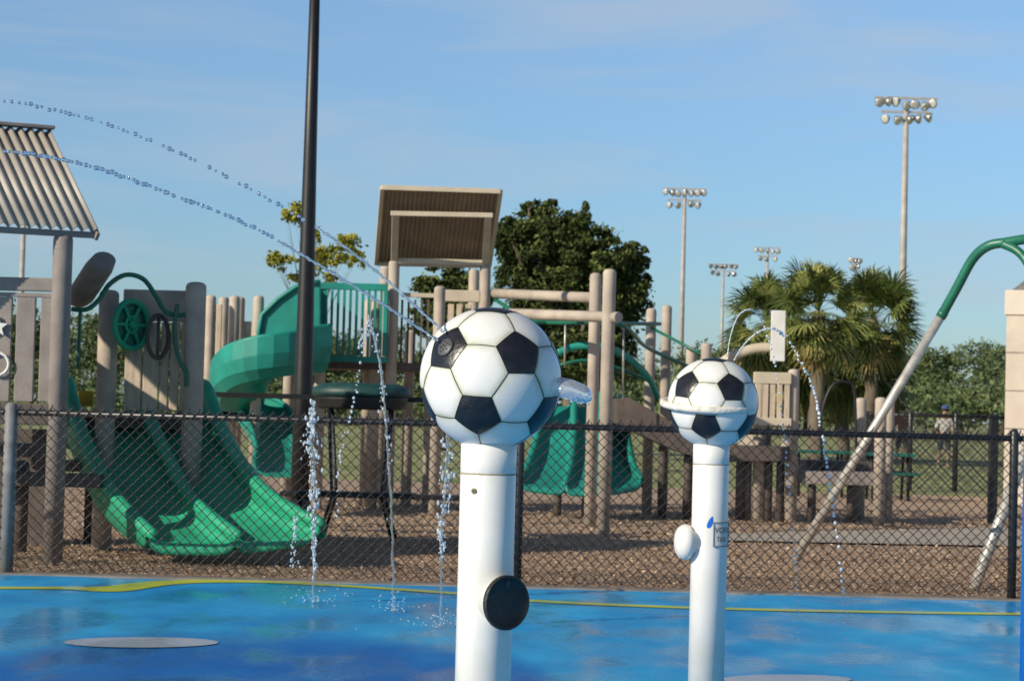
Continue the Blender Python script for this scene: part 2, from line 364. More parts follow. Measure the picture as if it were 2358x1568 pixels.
def on_pipe(px,py,Y,cx,r):
    p=P(px,py,Y); dx=p.x-cx; dx=max(-r*.98,min(r*.98,dx)); a=math.asin(dx/r); return Vector((cx+dx,Y-r*math.cos(a),p.z)),a
p,a=on_pipe(1093,1128,Y1,x1,pr); n=Vector((math.sin(a),-math.cos(a),0)); q=n.to_track_quat('Z','Y').to_matrix()
MB().lathe([(.009,0),(.009,.003),(.006,.005)],p-n*.001,14,rot=q).build('bolt',mat('bolt_metal',(.25,.22,.14),.4,.3,60,metal=.6),s1)
MB().lathe([(.0035,0),(.0035,.0056)],p,10,rot=q).build('bolt_hole',BLACKP,s1)
zc=P(1168,1381,Y1).z; d=Vector((math.sin(R(36)),-math.cos(R(36)),0)); q=d.to_track_quat('Z','Y').to_matrix()
MB().lathe([(.062,0),(.062,.085),(.072,.088),(.072,.094)],(x1,Y1,zc),40,rot=q).build('side_stub',WHITE,s1)
MB().lathe([(.073,.0945),(.0765,.098),(.0765,.108),(.074,.112),(.070,.1125),(.069,.1105),(.02,.1105)],(x1,Y1,zc),48,rot=q).build('black_cap',RUBBER,s1)
cc=Vector((x1,Y1,zc))+d*.1108+Vector((0,0,.052)); MB().tube([cc+q@Vector((.004*math.cos(t),.009*math.sin(t),0)) for t in [i*.524 for i in range(12)]],.0015,5,closed=True).build('cap_loop',mat('cap_mark',(.08,.08,.07),.6),s1)
nA=camv(A1); qn=nA.to_track_quat('Z','Y').to_matrix(); nc=c1+nA*R1*.985
MB().lathe([(.027,0),(.027,.006),(.024,.009),(.002,.0095)],nc,32,rot=qn).build('nozzle',mat('nozzle_grey',(.07,.07,.072),.45,.2,40,.1,90),s1)
mb=MB()
for k in range(9):
    a=k*2.4; rr_=.019*math.sqrt((k+.3)/9); mb.lathe([(.0028,.008),(.0028,.0103)],nc+qn@Vector((rr_*math.cos(a),rr_*math.sin(a),0)),8,rot=qn)
mb.build('nozzle_hole',BLACKP,s1)
Y2=9.35; c2=P(1642,928,Y2); R2=104/F*Y2
s2=thing('ball_sprayer',(c2.x,Y2,0),'smaller soccer ball water sprayer with white ring around its ball','water sprayer','soccer ball water sprayers')
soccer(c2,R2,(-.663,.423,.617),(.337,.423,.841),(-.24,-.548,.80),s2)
x2=c2.x-.003; pr2=41.5/F*Y2; zj2=P(1638,1069,Y2).z
MB().lathe([(pr2,0),(pr2,zj2-.002),(pr2*.985,zj2)],(x2,Y2,0),48).build('pipe',WHITE,s2)
MB().lathe([(pr2*.985,zj2+.001),(pr2*1.005,zj2+.004),(pr2*1.005,c2.z-R2*.86)],(x2,Y2,0),48).build('collar',WHITE,s2)
MB().lathe([(pr2*.99,zj2-.003),(pr2*1.007,zj2-.001),(pr2*1.007,zj2+.002),(pr2*.99,zj2+.003)],(x2,Y2,0),48).build('joint_ring',RUST,s2)
rc=P(1632,932,Y2); ringm=Matrix.Rotation(R(-7),3,'X')@Matrix.Rotation(R(-1),3,'Y')
RR=106/F*Y2
mb=MB(); mb.tube([rc+ringm.inverted()@Vector((RR*math.cos(a),RR*math.sin(a),0)) for a in [2*math.pi*i/64 for i in range(64)]],.0145,10,closed=True,sx=1.1,sy=.9)
mb.build('ring',mat('ring_white',(.74,.72,.67),.6,.15,30,.2,80,dirt=(.56,.53,.45)),s2)
zs=P(1578,1247,Y2).z; d=Vector((-.985,-.17,0)).normalized(); q=d.to_track_quat('Z','Y').to_matrix()
MB().lathe([(.06,0),(.06,.084),(.072,.088),(.077,.098),(.078,.110),(.074,.124),(.064,.137),(.048,.147),(.026,.153),(.003,.155)],(x2,Y2,zs),40,rot=q).build('side_cap',WHITE,s2)
zt,zb=P(1657,1200,Y2).z,P(1657,1256,Y2).z
def curved(a0,a1,z0,z1,r,rin,n=14):
    vs=[];fs=[]
    for i in range(n+1):
        a=a0+(a1-a0)*i/n; s_,c_=math.sin(a),-math.cos(a)
        for rr2,z in ((rin,z0),(r,z0),(r,z1),(rin,z1)): vs.append((x2+rr2*s_,Y2+rr2*c_,z))
    for i in range(n):
        for k in range(4): fs.append((i*4+k,i*4+(k+1)%4,(i+1)*4+(k+1)%4,(i+1)*4+k))
    fs+=[(0,1,2,3)[::-1],tuple(n*4+k for k in range(4))]
    return vs,fs
PLM=mat('plate_grey_white',(.62,.62,.60),.4,.08,20)
pl=MB().add(*curved(R(7),R(72),zb,zt,pr2+.004,pr2-.001)).build('plate',PLM,s2)
FRM=mat('plate_edge',(.22,.23,.24),.5,.1)
mb=MB()
for a0,a1,z0,z1 in ((R(6),R(73),zt-.004,zt),(R(6),R(73),zb,zb+.004),(R(6),R(8.5),zb,zt),(R(70),R(73),zb,zt)): mb.add(*curved(a0,a1,z0-.0005,z1+.0005,pr2+.007,pr2+.001))
fr=mb.build('plate_frame',FRM,pl)
def text(body,size,center,rz,par,m,name='lettering'):
    cu=bpy.data.curves.new('t','FONT'); cu.body=body; cu.size=size; cu.align_x='CENTER'; cu.align_y='CENTER'; cu.extrude=.001
    o=bpy.data.objects.new('t',cu); C.objects.link(o); bpy.context.view_layer.update()
    me=bpy.data.meshes.new_from_object(o.evaluated_get(bpy.context.evaluated_depsgraph_get())); bpy.data.objects.remove(o)
    me.materials.clear(); me.materials.append(m); org=ORG[par.name]
    T=Matrix.Translation(Vector(center)-org)@Matrix.Rotation(rz,4,'Z')@Matrix.Rotation(R(90),4,'X'); me.transform(T)
    ob=bpy.data.objects.new(name,me); C.objects.link(ob); ob.parent=par; ORG[ob.name]=org; return ob
LET=mat('plate_lettering',(.12,.13,.14),.5,.1)
am=R(33); pc=lambda z:(x2+(pr2+.0065)*math.sin(am),Y2-(pr2+.0065)*math.cos(am),z)
text('VOR',.036,pc(zt-.036),am,pl,LET); text('TEX',.03,pc(zt-.075),am,pl,LET)
zz=P(1630,1200,Y2).z
mb=MB(); vs=[]
for i in range(20):
    t=i/20*2*math.pi; xx=.011*math.sin(t)*(1-.35*math.cos(t))+.008*math.cos(t); z=.026*math.cos(t); aa=xx/pr2+R(-3); vs.append((x2+(pr2+.001)*math.sin(aa),Y2-(pr2+.001)*math.cos(aa),zz+z))
mb.add(vs,[tuple(range(20))]); mb.build('blue_paint_mark',BLUEP,s2)
# ---------------------------------------------------------------- water
def jet(name,label,path,r0,break_at,drop,px_spread,seed,group=None,n=10,m=None,dm=None,gap=2.9,skip=.24):
    m=m or WATER; dm=dm or m
    random.seed(seed); pts=spline(PX(path),n); t=thing(name,pts[0],label,'water jet',group); k=int(len(pts)*break_at)
    if k>2:
        dense=spline(pts[:k],4); mb=MB()
        for ph in (0,math.pi):
            pp=[]
            for i,p in enumerate(dense):
                a=i*.42+ph; pp.append(p+Vector((math.cos(a)*.3,0,math.sin(a)))*r0*.7)
            mb.tube(pp,[r0*(.75+.3*math.sin(i*.42*2+ph)) for i in range(len(pp))],7)
        mb.build('stream',m,t)
    mb=MB(); seg=pts[max(k,0):]
    for i in range(len(seg)-1):
        L=(seg[i+1]-seg[i]).length; mm=max(1,int(L/(drop*gap)))
        for q_ in range(mm):
            if random.random()<skip: continue
            p=seg[i].lerp(seg[i+1],(q_+random.random()*.5)/mm)+Vector((random.gauss(0,px_spread),random.gauss(0,px_spread),random.gauss(0,px_spread)))
            s=drop*rint(.6,1.1); dd=(seg[i+1]-seg[i]).normalized(); mb.ball(p,(s*rint(.8,1.1),s,s*rint(1,1.4)),1,rot=dd.to_track_quat('Z','Y').to_matrix())
    mb.build('droplets',dm,t,kind='stuff')
    return t
jet('water_jet','upper of the two water jets arcing left from the larger soccer ball',[(1022,765,5.93),(940,690,5.95),(860,620,6),(760,545,6),(640,470,6.05),(500,395,6.1),(380,338,6.1),(250,288,6.15),(140,257,6.2),(0,231,6.2),(-200,215,6.3)],.0034,.34,.0066,.0012,1,'jets from the larger ball',dm=DROP,gap=3.3,skip=.14)
jet('water_jet','lower of the two water jets arcing left from the larger soccer ball',[(1008,785,5.92),(900,712,5.9),(800,650,5.9),(700,590,5.9),(600,532,5.9),(500,487,5.9),(400,450,5.9),(300,412,5.9),(200,380,5.9),(100,360,5.9),(0,348,5.9),(-200,340,5.9)],.0034,.34,.0066,.0012,2,'jets from the larger ball',dm=DROP,gap=3.3,skip=.14)
jet('water_jet','thin left water arc rising over the smaller soccer ball and falling steeply',[(1674,828,9.3),(1682,775,9.3),(1700,728,9.3),(1727,713,9.3),(1752,735,9.35),(1775,800,9.4),(1793,890,9.5),(1805,1000,9.5),(1818,1130,9.6),(1830,1260,9.7),(1840,1480,9.8)],.0028,.42,.0060,.002,3,'arcs from the smaller ball',m=MIST,gap=3.6,skip=.15)
jet('water_jet','thin right water arc from the smaller soccer ball falling past the palm',[(1690,830,9.3),(1712,795,9.3),(1745,765,9.3),(1780,757,9.3),(1815,782,9.35),(1850,845,9.4),(1875,905,9.5),(1893,1000,9.5),(1910,1110,9.6),(1930,1250,9.7),(1948,1480,9.8)],.0028,.3,.0072,.0022,4,'arcs from the smaller ball',m=MIST,gap=3.4,skip=.12)
def froth(mb,regs,Y,n,s0,s1):
    for (xa,ya,xb,yb) in regs:
        for _ in range(n):
            x=random.triangular(xa,xb); y=rint(ya,yb); s=rint(s0,s1)
            mb.ball(P(x,y,Y+random.gauss(0,.04)),(s*rint(.5,1.1),s,s*rint(.8,2.2)),1)
def gjet(label,bx,by,path,regs,splash,seed,nf=60,fs=.010):
    random.seed(seed); b0=G(bx,by); Y=b0.y; t=thing('ground_jet',b0,label,'water jet','jets from the pad floor')
    pts=spline([b0]+[P(x,y,Y) for x,y in path],12); mb=MB()
    mb.tube([p+Vector((random.gauss(0,.003),0,0)) for p in pts],[.004+.005*abs(math.sin(i*1.7+random.random()))for i in range(len(pts))],8); mb.build('stream',WATER,t)
    mb=MB(); froth(mb,regs,Y,nf,.003,fs); mb.build('froth',FOAM,t,kind='stuff')
    mb=MB()
    for _ in range(70):
        a=rint(0,6.28); rr2=abs(random.gauss(0,splash)); s=rint(.002,.0055); mb.ball(b0+Vector((rr2*math.cos(a),rr2*math.sin(a),abs(random.gauss(0,.05))+.005)),s,0)
    mb.build('splash',FOAM,t,kind='stuff'); return t
gjet('leftmost ground water jet with a frothy white top, left of the black pole base',722,1388,[(722,1250),(725,1110),(718,1000),(722,930)],[(696,940,736,1020),(690,1010,748,1100),(714,922,728,1000),(706,1100,742,1190),(716,1190,730,1330)],.15,5,55,.0115)
gjet('tall thin ground water jet rising to a peak beside the green barrier',906,1408,[(905,1300),(900,1150),(890,1000),(880,870),(862,780),(850,735)],[(822,755,850,800),(840,725,860,770),(855,760,875,810),(870,850,892,960),(885,960,905,1200)],.10,6,20,.009)
gjet('right ground water jet splashing close to the larger white post',1015,1445,[(1016,1300),(1020,1180),(1028,1080),(1030,1000)],[(1008,1010,1050,1110),(1008,1090,1048,1180),(1005,1180,1030,1290)],.18,7,42,.0095)
jet('water_jet','thin falling trail of drops left of the tall ground jet',[(850,735,13.5),(838,770,13.4),(828,850,13.4),(812,940,13.3),(790,1020,13.3),(780,1100,13.2),(775,1200,13.2)],.004,.0,.008,.008,8,m=FOAM,gap=2.6)
mb=MB(); random.seed(11); froth(mb,[(665,1230,692,1305),(672,1190,685,1250)],14.4,24,.004,.009); t=mb.build('falling_spray',FOAM,label='small patch of falling water spray in front of the green slide lip',cat='water spray',kind='stuff')
t=thing('water_sheet',P(1300,900,6.0),'clear bulging water sheet leaving the right side of the larger soccer ball','water sheet')
mb=MB(); top=spline(PX([(1268,868,5.98),(1310,872,5.98),(1350,888,5.98),(1364,905,5.98)]),6); bot=spline(PX([(1285,915,5.95),(1310,920,5.95),(1345,928,5.95),(1362,922,5.95)]),6); vs=[];fs=[]; NN=len(top)
for off,amp in ((-.035,1),(.035,-1)):
    for i in range(NN):
        for j in range(7):
            w=j/6; p=top[i].lerp(bot[i],w); p=p+Vector((0,off*math.sin(math.pi*w)*math.sin(math.pi*(.12+.8*i/NN))+.0005*amp,0)); vs.append(p)
for s_ in (0,1):
    for i in range(NN-1):
        for j in range(6):
            a=s_*NN*7+i*7+j; f=(a,a+1,a+8,a+7); fs.append(f if s_ else f[::-1])
mb.add(vs,fs,0,True); mb.build('sheet',SHEETW,t)
mb=MB(); random.seed(3)
for _ in range(46):
    mb.ball(P(rint(1285,1364),rint(903,930),rint(5.9,6)),rint(.0015,.0045),1)
mb.build('droplets',SHEETW,t,kind='stuff')
# ---------------------------------------------------------------- black lamp pole
YL=23.0; bt=P(690,1180,YL); t=thing('lamp_pole',(bt.x,YL,0),'tall black tapered lamp pole rising out of the top of the frame','pole')
MB().tube([(bt.x,YL,0),(bt.x,YL,1.5),(bt.x,YL,4),(bt.x,YL,7)],[.105,.10,.072,.045],20).build('shaft',BLACKP,t)
MB().lathe([(.17,0),(.17,.03),(.13,.10),(.115,.3)],(bt.x,YL,0),20).build('base',BLACKP,t)
# ---------------------------------------------------------------- slide helper: sunk bed between raised rolled rims
def slide(par,rims,m,sink=.2,send=.05,rr=.06,n=8,lip=.12):
    S=[spline(PX(r),n) for r in rims]; K=len(S[0])
    dep0=lambda f: sink*(1-f)**.75+send*(1-(1-f)**.75)
    for k,s in enumerate(S):
        mb=MB(); mb.tube(s,[rr*(.85+.3*math.sin(math.pi*i/(K-1))) for i in range(K)],12)
        e=s[-1]; mb.ball(e,rr*.86,2)
        vs=[];fs=[]
        for i,p in enumerate(s):
            dp=dep0(i/(K-1))+.05
            for dx,dz in ((-rr*.9,0),(-rr*.75,-dp),(rr*.75,-dp),(rr*.9,0)): vs.append(p+Vector((dx,0,dz)))
        for i in range(K-1):
            for j in range(3): fs.append((i*4+j,i*4+j+1,i*4+j+5,i*4+j+4))
        fs+=[(0,1,2,3),((K-1)*4+3,(K-1)*4+2,(K-1)*4+1,(K-1)*4)]
        mb.add(vs,fs,0,True); mb.build('side_rail',m,par)
    for a,b in zip(S[:-1],S[1:]):
        mb=MB(); vs=[]; J=14
        for i in range(K):
            for j in range(J+1):
                w=j/J; p=a[i].lerp(b[i],w); dep=dep0(i/(K-1))*(1-abs(2*w-1)**8)+.01; vs.append(p-Vector((0,0,dep)))
        for dy,dz in ((-.05,-.01),(-.08,-.04),(-.08,-lip)):
            for j in range(J+1): vs.append(vs[(K-1)*(J+1)+j]+Vector((0,dy,dz)))
        fs=[(i*(J+1)+j,i*(J+1)+j+1,(i+1)*(J+1)+j+1,(i+1)*(J+1)+j) for i in range(K+2) for j in range(J)]
        mb.add(vs,fs,0,True); o=mb.build('slide_bed',m,par)
        so=o.modifiers.new('s','SOLIDIFY'); so.thickness=.02; so.offset=0
# ---------------------------------------------------------------- left play tower
YT=16.9
lt=thing('play_tower',(P(145,1000,YT).x,YT,0),'tan play tower at left with corrugated roof, green wheel and double slide','playground structure')
post(146,540,YT,lt,r=.078,m=TAN_D); post(-160,540,YT,lt,r=.078,m=TAN_D); post(-170,560,18.6,lt,r=.078,m=TAN_D)
th=R(25); ed=Vector((-math.cos(th),-math.sin(th),0)); nd=Vector((math.sin(th),-math.cos(th),0))
Rp=P(115,303,17.75); Ep=P(225,531,16.93)
def corr(p0,p1,e,Ln,pitch,amp,m,name,par,thick=.006):
    mb=MB(); n=int(Ln/pitch*8); nn=(p1-p0).cross(e).normalized(); 
    if nn.z<0: nn=-nn
    vs=[];fs=[]
    for i in range(n+1):
        d=e*(i*Ln/n)+nn*amp*math.cos(2*math.pi*i/8); vs+=[p0+d,p1+d]
    for i in range(n): fs.append((2*i,2*i+1,2*i+3,2*i+2))
    mb.add(vs,fs,0,True); o=mb.build(name,m,par); s=o.modifiers.new('s','SOLIDIFY'); s.thickness=thick; return o
roof=corr(Rp,Ep,ed,2.6,.083,.019,ROOF,'roof',lt)
Bp=Rp+(Ep-Rp)-nd*2*((Ep-Rp).dot(nd))+Vector((0,0,.35)); corr(Rp,Bp,ed,2.6,.083,.014,ROOF,'roof',lt)
off=Vector((0,0,.03))
MB().bar(Rp-ed*.03+off,Rp+ed*2.65+off,.12,.03).build('ridge_cap',TAN_D,roof,bevel=.006)
MB().bar(Rp-ed*.0-off*1.8,Ep-off*1.8,.03,.07).build('gable_trim',TAN_D,roof,bevel=.005)
MB().bar(Ep-off*1.2-nd*.05,Ep+ed*2.6-off*1.2-nd*.05,.04,.05).build('eave_trim',TAN_D,roof,bevel=.005)
mb=MB(); prect(mb,-200,637,128,668,YT,.07); mb.build('top_rail',TAN_D,lt,bevel=.01)
mb=MB(); prect(mb,-200,672,128,682,YT,.05); mb.build('rail_strip',TAN_D,lt,bevel=.005)
for a,b in ((-170,-64),(-60,-25),(-15,26),(36,80),(92,122)):  # boards past the left frame edge are added to shade the slide
    mb=MB(); prect(mb,a,684,b,925,YT,.04); mb.build('board',TAN_D,lt,bevel=.008)
mb=MB(); prect(mb,-200,926,128,975,YT,.1); mb.build('deck_edge',BROWN,lt,bevel=.01)
e0=P(-165,700,YT); MB().box((e0.x,YT+.85,1.6),(.05,1.6,1.3)).build('shade_wall',TAN_D,lt,bevel=.01)  # unseen solid wall added left of frame to widen the tower's shadow
mb=MB(); prect(mb,-200,985,128,1290,18.9,.05); mb.build('back_board',BROWN,lt,bevel=.01)
mb=MB(); c=P(-6,752,YT-.06); mb.prism([c+Vector((math.sin(i*math.pi/5)*(.085 if i%2==0 else .036),0,math.cos(i*math.pi/5)*(.085 if i%2==0 else .036))) for i in range(10)],(0,.03,0)); mb.build('star',WHITE,lt)
MB().tube([P(-6+26*math.cos(a),838+26*math.sin(a),YT-.05) for a in [i*.42 for i in range(15)]],.012,8,closed=True).build('ring_handle',WHITE,lt)
for (a,b2,c_,d_,Y) in ((-60,1020,108,1050,17.6),(-60,1088,240,1118,17.9),(150,1060,232,1085,18.6)):
    mb=MB(); prect(mb,a,b2,c_,d_,Y,.35); mb.build('step',BROWN,lt,bevel=.01)
for px,py,Y in ((52,1060,18),(215,1000,19.3),(236,1090,18.6),(420,960,19.3)): post(px,py,Y,lt,r=.06,m=BROWN,name='short_post')
mb=MB(); prect(mb,150,955,480,985,19.5,1.2); mb.build('deck',BROWN,lt,bevel=.01)
a=P(180,690,18.2); b2=P(240,598,17.6); MB().tube([a,a.lerp(b2,.1),a.lerp(b2,.8),b2],[.10,.12,.12,.10],16,sx=.75).build('bin_tube',TAN_D,lt)
YA=18.6
post(252,668,YA,lt,r=.088); post(452,650,YA-.2,lt,r=.09)
mb=MB(); prect(mb,285,668,440,740,YA+.03,.07); mb.build('header_panel',TAN,lt,bevel=.01)
for a,b2 in ((288,326),(330,366),(370,388),(392,412),(416,436)):
    mb=MB(); prect(mb,a,742,b2,945,YA+.02,.045); mb.build('board',BOARD,lt,bevel=.008)
def wheel(px,py,Y,rx,ry,m,par,name,spokes=6):
    c=P(px,py,Y); r=ry/F*Y; yaw=math.acos(rx/ry); u=Vector((math.cos(yaw),math.sin(yaw),0)); w=Vector((0,0,1)); nn=u.cross(w)
    o=MB().tube([c+(u*math.cos(a)+w*math.sin(a))*r*.88 for a in [i*2*math.pi/40 for i in range(40)]],r*.12,8,closed=True)
    o.tube([c+(u*math.cos(a)+w*math.sin(a))*r*.3 for a in [i*2*math.pi/24 for i in range(24)]],r*.07,6,closed=True)
    rim=o.build(name,m,par)
    for k in range(spokes):
        a=k*2*math.pi/spokes; dd=u*math.cos(a)+w*math.sin(a)
        s=MB(); s.tube([c+dd*r*.08,c+dd*r*.88],r*.075,6); s.build('spoke',m,rim)
    MB().tube([c-nn*.03,c+nn*.03],r*.13,12).build('hub',m,rim)
    mb=MB().tube([c+nn*.02*(1 if nn.y>0 else -1),c+nn*.03*(1 if nn.y>0 else -1)],r*.85,36); mb.build('wheel_disc',GPIPE,rim)
wheel(303,748,18.35,35,62,GREEN,lt,'wheel'); 
c=P(364,775,18.4)
MB().tube([c+Vector((.075*math.cos(a),.1*math.cos(a),.185*math.sin(a))) for a in [i*2*math.pi/32 for i in range(32)]],.02,8,closed=True).build('dark_wheel',BROWN,lt)
MB().tube([c+Vector((0,0,-.18)),c+Vector((0,0,.18))],.014,8).build('wheel_bar',BROWN,lt)
pp=spline(PX([(165,712,17.9),(200,712,17.9),(228,690,17.95),(252,655,18),(290,633,18.1),(330,643,18.2),(358,680,18.25),(380,716,18.3),(410,726,18.35),(436,722,18.4)]),8)
MB().tube(pp,.021,10).build('curved_handrail',GPIPE,lt)
MB().tube(spline(PX([(408,700,18.3),(402,760,18.3),(410,820,18.3),(428,860,18.3),(428,890,18.3)]),6),.018,8).build('grab_bar',GPIPE,lt)
MB().tube(spline(PX([(185,715,18),(183,760,18),(180,850,18)]),6),.015,8).build('grab_bar',GPIPE,lt)
slide(lt,[[(128,945,19.5),(140,893,19.3),(155,880,19.1),(176,960,18.8),(212,1052,18.3),(252,1124,17.8),(300,1182,17.4),(350,1228,17.15)],
          [(295,950,19.5),(308,925,19.3),(325,925,19.1),(352,982,18.8),(392,1066,18.3),(434,1138,17.8),(490,1192,17.4),(547,1232,17.15)],
          [(448,945,19.5),(458,900,19.3),(474,893,19.1),(507,980,18.8),(550,1060,18.3),(602,1126,17.8),(668,1172,17.4),(738,1204,17.15)]],GREEN,sink=.34,send=.07,rr=.056,lip=.08)
MB().bar(P(420,940,19.4),P(600,960,19.2),.03,.03).build('brace',BLACKP,lt)
mb=MB(); prect(mb,180,900,215,935,19.6,.05); mb.build('yellow_panel',mat('yellow_plastic',(.5,.27,.02),.5),lt)
# ---------------------------------------------------------------- post cluster
ct=thing('climbing_wall',(P(540,1000,27).x,27.5,0),'group of tan round posts with boards standing behind the spiral slide','playground structure')
for px,py,Y in ((486,680,27),(516,684,28),(541,681,27.2),(553,684,28.5),(596,681,26.5)): post(px,py,Y,ct,r=.068)
for a,b2,y0,y1 in ((495,508,700,960),(524,534,700,960),(560,588,740,850)):
    mb=MB(); prect(mb,a,y0,b2,y1,27.3,.05); mb.build('board',BOARD,ct,bevel=.01)
mb=MB(); prect(mb,480,850,600,870,27.4,.1); mb.build('crossbeam',TAN,ct,bevel=.01)
# ---------------------------------------------------------------- central tower
YC=27.0
cn=thing('play_tower',(P(1000,1000,YC).x,YC,0),'central tan play tower with brown tilted roof and teal spiral slide','playground structure')
for px,py,Y in ((908,600,26.9),(1118,610,26.9),(888,612,28.2),(1092,620,28.2),(1013,659,26.2),(742,690,26.9),(852,690,28.2),(868,692,27.2),(945,760,28.4),(665,860,27.5),(990,900,28.2)): post(px,py,Y,cn,r=.07)
tl,tr,br,bl=P(880,432,26.0),P(1153,441,26.0),P(1127,612,27.3),P(866,607,27.3)
mb=MB(); vs=[];fs=[]; n=26*4; nn=(tr-tl).cross(bl-tl).normalized()
for i in range(n+1):
    w=i/n; d=nn*.012*math.cos(2*math.pi*i/4); vs+=[tl.lerp(tr,w)+d,bl.lerp(br,w)+d]
for i in range(n): fs.append((2*i,2*i+1,2*i+3,2*i+2))
rf=mb.add(vs,fs).build('roof',ROOFD,cn); s=rf.modifiers.new('s','SOLIDIFY'); s.thickness=.01
for a,b2,w in ((tl,tr,.05),(bl,br,.05),(tl,bl,.05),(tr,br,.05)): MB().bar(a,b2,w,.06).build('roof_trim',TRIM,rf,bevel=.006)
f1,f2,f3,f4=P(908,600,26.9),P(911,492,26.15),P(1118,606,26.9),P(1124,496,26.15)
MB().bar(f1,f2,.09,.07).build('roof_strut',TRIM,cn,bevel=.008); MB().bar(f3,f4,.09,.07).build('roof_strut',TRIM,cn,bevel=.008)
MB().bar(f2-Vector((.06,0,0)),f4+Vector((.06,0,0)),.06,.06).build('roof_tie',TRIM,cn,bevel=.008)
MB().bar(f1,f3,.08,.07).build('roof_beam',TRIM,cn,bevel=.008)
mb=MB(); prect(mb,725,836,1010,853,27.6,1.3); mb.build('deck',BROWN,cn,bevel=.01)
bar=MB(); prect(bar,728,652,892,668,26.75,.05); prect(bar,728,820,892,834,26.75,.05); prect(bar,728,668,738,820,26.75,.05); prect(bar,882,668,892,820,26.75,.05); bo=bar.build('barrier_frame',TEAL,cn,bevel=.006)
for i in range(10):
    x=746+i*14.2; mb=MB(); prect(mb,x,668,x+6,822,26.75,.03); mb.build('baluster',TEAL,bo)
mb=MB(); prect(mb,925,675,1000,685,27,.05); mb.build('handrail',TRIM,cn,bevel=.005)
mb=MB(); prect(mb,1000,668,1106,695,26.5,.07); mb.build('header_board',TRIM,cn,bevel=.01)
for x in (922,937,952,967,982,997): 
    mb=MB(); prect(mb,x,690,x+5,836,27,.02); mb.build('baluster',BROWN,cn)
for x in (1030,1050,1070): 
    mb=MB(); prect(mb,x,700,x+14,836,26.8,.03); mb.build('board',BOARD,cn,bevel=.005)
for px,py,Y in ((1372,629,24.6),(1404,620,23.2),(1500,710,28),(1536,703,28.5),(1592,797,27.5),(1627,790,27)): post(px,py,Y,cn,r=.068 if Y>24 else .072)
MB().tube(PX([(1140,676,26.8),(1372,686,24.6)]),.062,14).build('overhead_beam',TAN,cn)
MB().tube(PX([(1170,722,24.6),(1425,731,23.1)]),.06,14).build('overhead_beam',TAN,cn)
MB().tube(PX([(1205,742,25.5),(1520,746,28)]),.025,8).build('overhead_bar',GPIPE,cn)
MB().tube(spline(PX([(1140,690,26.8),(1240,740,26),(1420,745,25),(1490,800,26.5),(1600,850,27.5)]),6),.025,8).build('diagonal_bar',GPIPE,cn)
MB().tube(PX([(1500,755,27.8),(1640,828,27)]),.02,8).build('diagonal_bar',GPIPE,cn)
MB().tube(spline(PX([(1285,812,26),(1330,797,26),(1390,800,26),(1440,820,26.3),(1490,865,26.6),(1515,915,27)]),6),.03,10,sx=1.5).build('arch_climber',TEAL,cn)
MB().tube(spline(PX([(1290,840,26.5),(1350,830,26.5),(1430,850,26.6),(1500,880,27)]),6),.022,10).build('arch_climber',GPIPE,cn)
for x,y0,y1 in ((1302,742,840),(1436,745,930),(1378,735,870)):
    MB().tube(PX([(x,y0,25.6),(x-2,y1,25.6)]),.012,6).build('hanging_chain',GALV,cn)
def chute(par,pts,w,h,m,n=4):
    # moulded sections: flat facets along the run with a raised flange where two sections join
    c=spline(PX([p[:3] for p in pts]),n); K=len(c); mb=MB(); vs=[]; prof=[(-1.08,1.15),(-1.10,.62),(-1.0,.24),(-.7,-.02),(0,-.08),(.6,-.02),(.92,.2),(1.0,.55),(1.05,.85)]
    for i in range(K):
        t=(c[min(i+1,K-1)]-c[max(i-1,0)]); t.z=0; t.normalize(); s=Vector((t.y,-t.x,0)); hh=h*(1-.6*i/K); ww=w*(1-.2*i/K)
        for a,b in prof: vs.append(c[i]+s*a*ww/2+Vector((0,0,b*hh)))
    J=len(prof); fs=[(i*J+j,i*J+j+1,(i+1)*J+j+1,(i+1)*J+j) for i in range(K-1) for j in range(J-1)]
    mb.add(vs,fs,0,False); o=mb.build('spiral_slide',m,par); s_=o.modifiers.new('s','SOLIDIFY'); s_.thickness=.035
    bv=o.modifiers.new('bevel','BEVEL'); bv.width=.02; bv.segments=2; bv.limit_method='ANGLE'; bv.angle_limit=R(8)
    for k in (0,J-1):
        MB().tube([vs[i*J+k] for i in range(K)],.03,8).build('slide_rim',m,o)
    for i in range(8,K-4,10):
        MB().tube([vs[i*J+j] for j in range(J)],.024,6).build('joint_flange',m,o)
    return o
chute(cn,[(724,850,26.3),(670,852,26.1),(618,862,25.9),(575,884,26.0),(550,914,26.4),(556,946,26.9),(585,975,27.0),(618,1003,26.7),(638,1040,26.1),(645,1072,25.4),(640,1090,24.9)],.66,.46,TEAL)
hood=PX([(600,805,26.0),(596,765,26.0),(604,725,26.0),(640,690,26.0),(680,662,26.0),(700,652,26.0),(738,650,26.0),(738,850,26.0),(640,850,26.0)])
MB().prism(hood,(0,.05,0)).build('slide_hood',TEAL,cn,bevel=.015)
hood2=[p+Vector((.02,.75,0)) for p in hood]; MB().prism(hood2,(0,.05,0)).build('slide_hood',TEAL,cn,bevel=.01)
mb=MB(); vs=[]
for p in hood[:6]: vs+=[p,p+Vector((.02,.8,0))]
mb.add(vs,[(2*i,2*i+1,2*i+3,2*i+2) for i in range(5)],0,True); o=mb.build('slide_hood_back',TEAL,cn); o.modifiers.new('s','SOLIDIFY').thickness=.03
MB().tube([hood[i]+Vector((0,-.02,0)) for i in (0,1,2,3,4,5,6)],.03,8).build('hood_rim',TEAL,cn)
